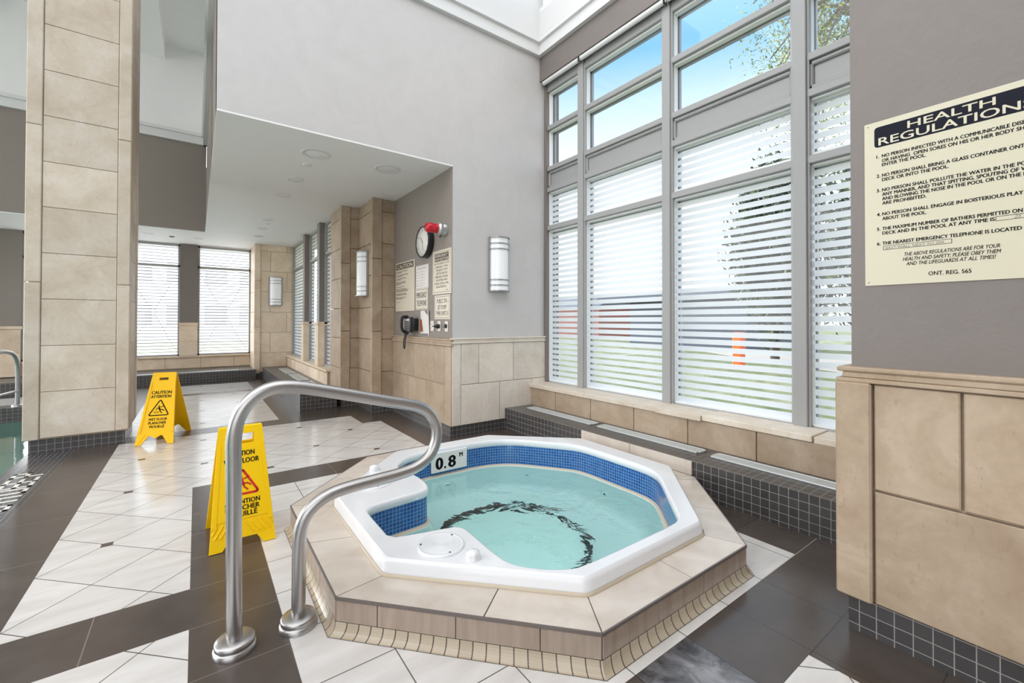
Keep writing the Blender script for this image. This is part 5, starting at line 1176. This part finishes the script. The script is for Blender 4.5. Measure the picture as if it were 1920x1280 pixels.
def tree(x, y, h, r, n, label, weep=False, trunk=0.14, seed=1, leaf=.16, cz=.55, zb=(.35, .80), az=(0, 6.28), mat='leaf_dark'):
    rnd = random.Random(seed); t = thing('tree', (x, y, -.15), label, 'tree')
    q = MB(); q.tube([(x, y, -.15), (x + .1, y, h * .35), (x - .05, y + .1, h * .8)], [trunk, trunk * .8, trunk * .25], 'bark', 10)
    tips = []
    for k in range(22 if weep else 14):
        a = rnd.uniform(*az); z0 = h * (zb[0] + (zb[1] - zb[0]) * rnd.random()); L = r * (.6 + .5 * rnd.random())
        e = (x + L * math.cos(a), y + L * math.sin(a), z0 + h * .12 * rnd.random() - (0.8 if weep else 0)); mid = (x + .5 * L * math.cos(a), y + .5 * L * math.sin(a), z0 + h * .10)
        q.tube(catmull([(x, y, z0 * .9), mid, e], 4), [.05, .045, .04, .035, .03, .025, .02, .015, .01], 'bark', 6); tips.append((mid, e))
    q.build('trunk', t)
    q = MB(); V = []; F = []
    for k in range(n):
        if weep:
            m_, e = tips[rnd.randrange(len(tips))]; s_ = rnd.random(); bx = [m_[j] + (e[j] - m_[j]) * s_ for j in range(3)]
            c_ = (bx[0] + rnd.gauss(0, .25), bx[1] + rnd.gauss(0, .25), bx[2] - abs(rnd.gauss(0, .55)))
        else:
            while True:
                d = Vector((rnd.uniform(-1, 1), rnd.uniform(-1, 1), rnd.uniform(-1, 1)))
                if .35 < d.length < 1: break
            d = d * (.75 + .3 * math.sin(5 * d.x + seed) * math.cos(4 * d.y)); c_ = (x + d.x * r, y + d.y * r, h * cz + d.z * h * (1 - cz))
        s_ = leaf * (.6 + .8 * rnd.random()); u = Vector((rnd.gauss(0, 1), rnd.gauss(0, 1), rnd.gauss(0, 1))).normalized(); v = u.orthogonal().normalized(); c_ = Vector(c_)
        q.add([c_ - u * s_ * .5, c_ + v * s_ * .22, c_ + u * s_ * .5, c_ - v * s_ * .22], [(0, 1, 2, 3)], mat, tone=rnd.random())
    q.build('crown', t)
tree(9.6, 1.9, 8.8, 2.3, 13000, 'weeping yellow green tree at the top right of the large window', True, trunk=.12, seed=4, leaf=.075, zb=(.66, .84), az=(0.6, 2.5), mat='leaf')
tree(15.4, 6.4, 7.0, 1.9, 11000, 'dense bushy tree standing behind the right window bays', seed=9, leaf=.24, cz=.52)
tree(13.9, 3.0, 6.4, 2.1, 9000, 'bushy tree next to the right hand wall outside', seed=12, leaf=.22, cz=.5)
t = thing('garden_pavilion', (22, 12.5, -.15), 'low dark pavilion with flat roof across the lawn', 'building')
q = MB(); q.box(18.6, 26, 8.6, 17.2, 2.25, 2.65, 'shed'); q.build('roof', t)
q = MB(); q.box(19.8, 25, 9.4, 15.8, -.15, 2.25, 'shed'); q.build('wall', t)
t = thing('brick_house', (30, 30, -.15), 'dull red brick house behind the pavilion', 'building')
q = MB(); q.box(24, 32, 22, 32, -.15, 2.3, 'brickwall'); q.build('wall', t)
q = MB(); q.prism([(-.4, 2.3), (8.4, 2.3), (6, 3.3), (2, 3.3)], lambda u, v, w: (24 + u, 21.6 + w, v), 10.8, 'shed'); q.build('roof', t)
q = MB(); q.bbox(11.86, 12.14, 5.78, 6.02, -.15, .86, 'orange', .03); tag(q.build('barrier_post', base=True), 'orange barrier post on the lawn seen through the striped film', 'barrier')
t = thing('apartment_block', (-.4, 40, -.15), 'pale apartment block beyond the far windows', 'building')
q = MB(); q.box(-6, 5.2, 34, 44, -.15, 11, 'render'); q.build('wall', t)
for k in range(4):
    for i_ in range(4):
        q = MB(); q.box(-3.4 + 1.9 * i_, -2.2 + 1.9 * i_, 33.95, 34.0, .9 + 2.6 * k, 2.2 + 2.6 * k, 'winglass'); q.build('window', t)
# steel cross bracing outside the far windows, bolted to the wall round them
for (c_, z_c, hw, lb) in ((-0.705, 1.325, .455, 'crossed rods with ring behind the far window next to the column'), (0.473, 1.29, .475, 'crossed rods with ring behind the far window next to the sconce wall')):
    t = thing('cross_brace', (c_, 11.04, .38), lb, 'brace'); rr = .045
    q = MB(); q.tube([(c_ + rr * math.cos(a), 11.04, z_c + rr * math.sin(a)) for a in [2 * math.pi * k / 24 for k in range(24)]], .007, 'darkmetal', 8, closed=True); q.build('ring', t)
    for sx_ in (-1, 1):
        for ez in (2.24, .38):
            sz = 1 if ez > 1 else -1
            q = MB(); q.tube([(c_ + sx_ * rr * .55, 11.04, z_c + sz * rr * .85), (c_ + sx_ * hw, 11.04, ez)], .009, 'darkmetal', 6); q.build('rod', t)
            q = MB(); q.box(c_ + sx_ * hw - .02, c_ + sx_ * hw + .02, 11.001, 11.055, ez - .03, ez + .03, 'darkmetal'); q.build('bracket', t)
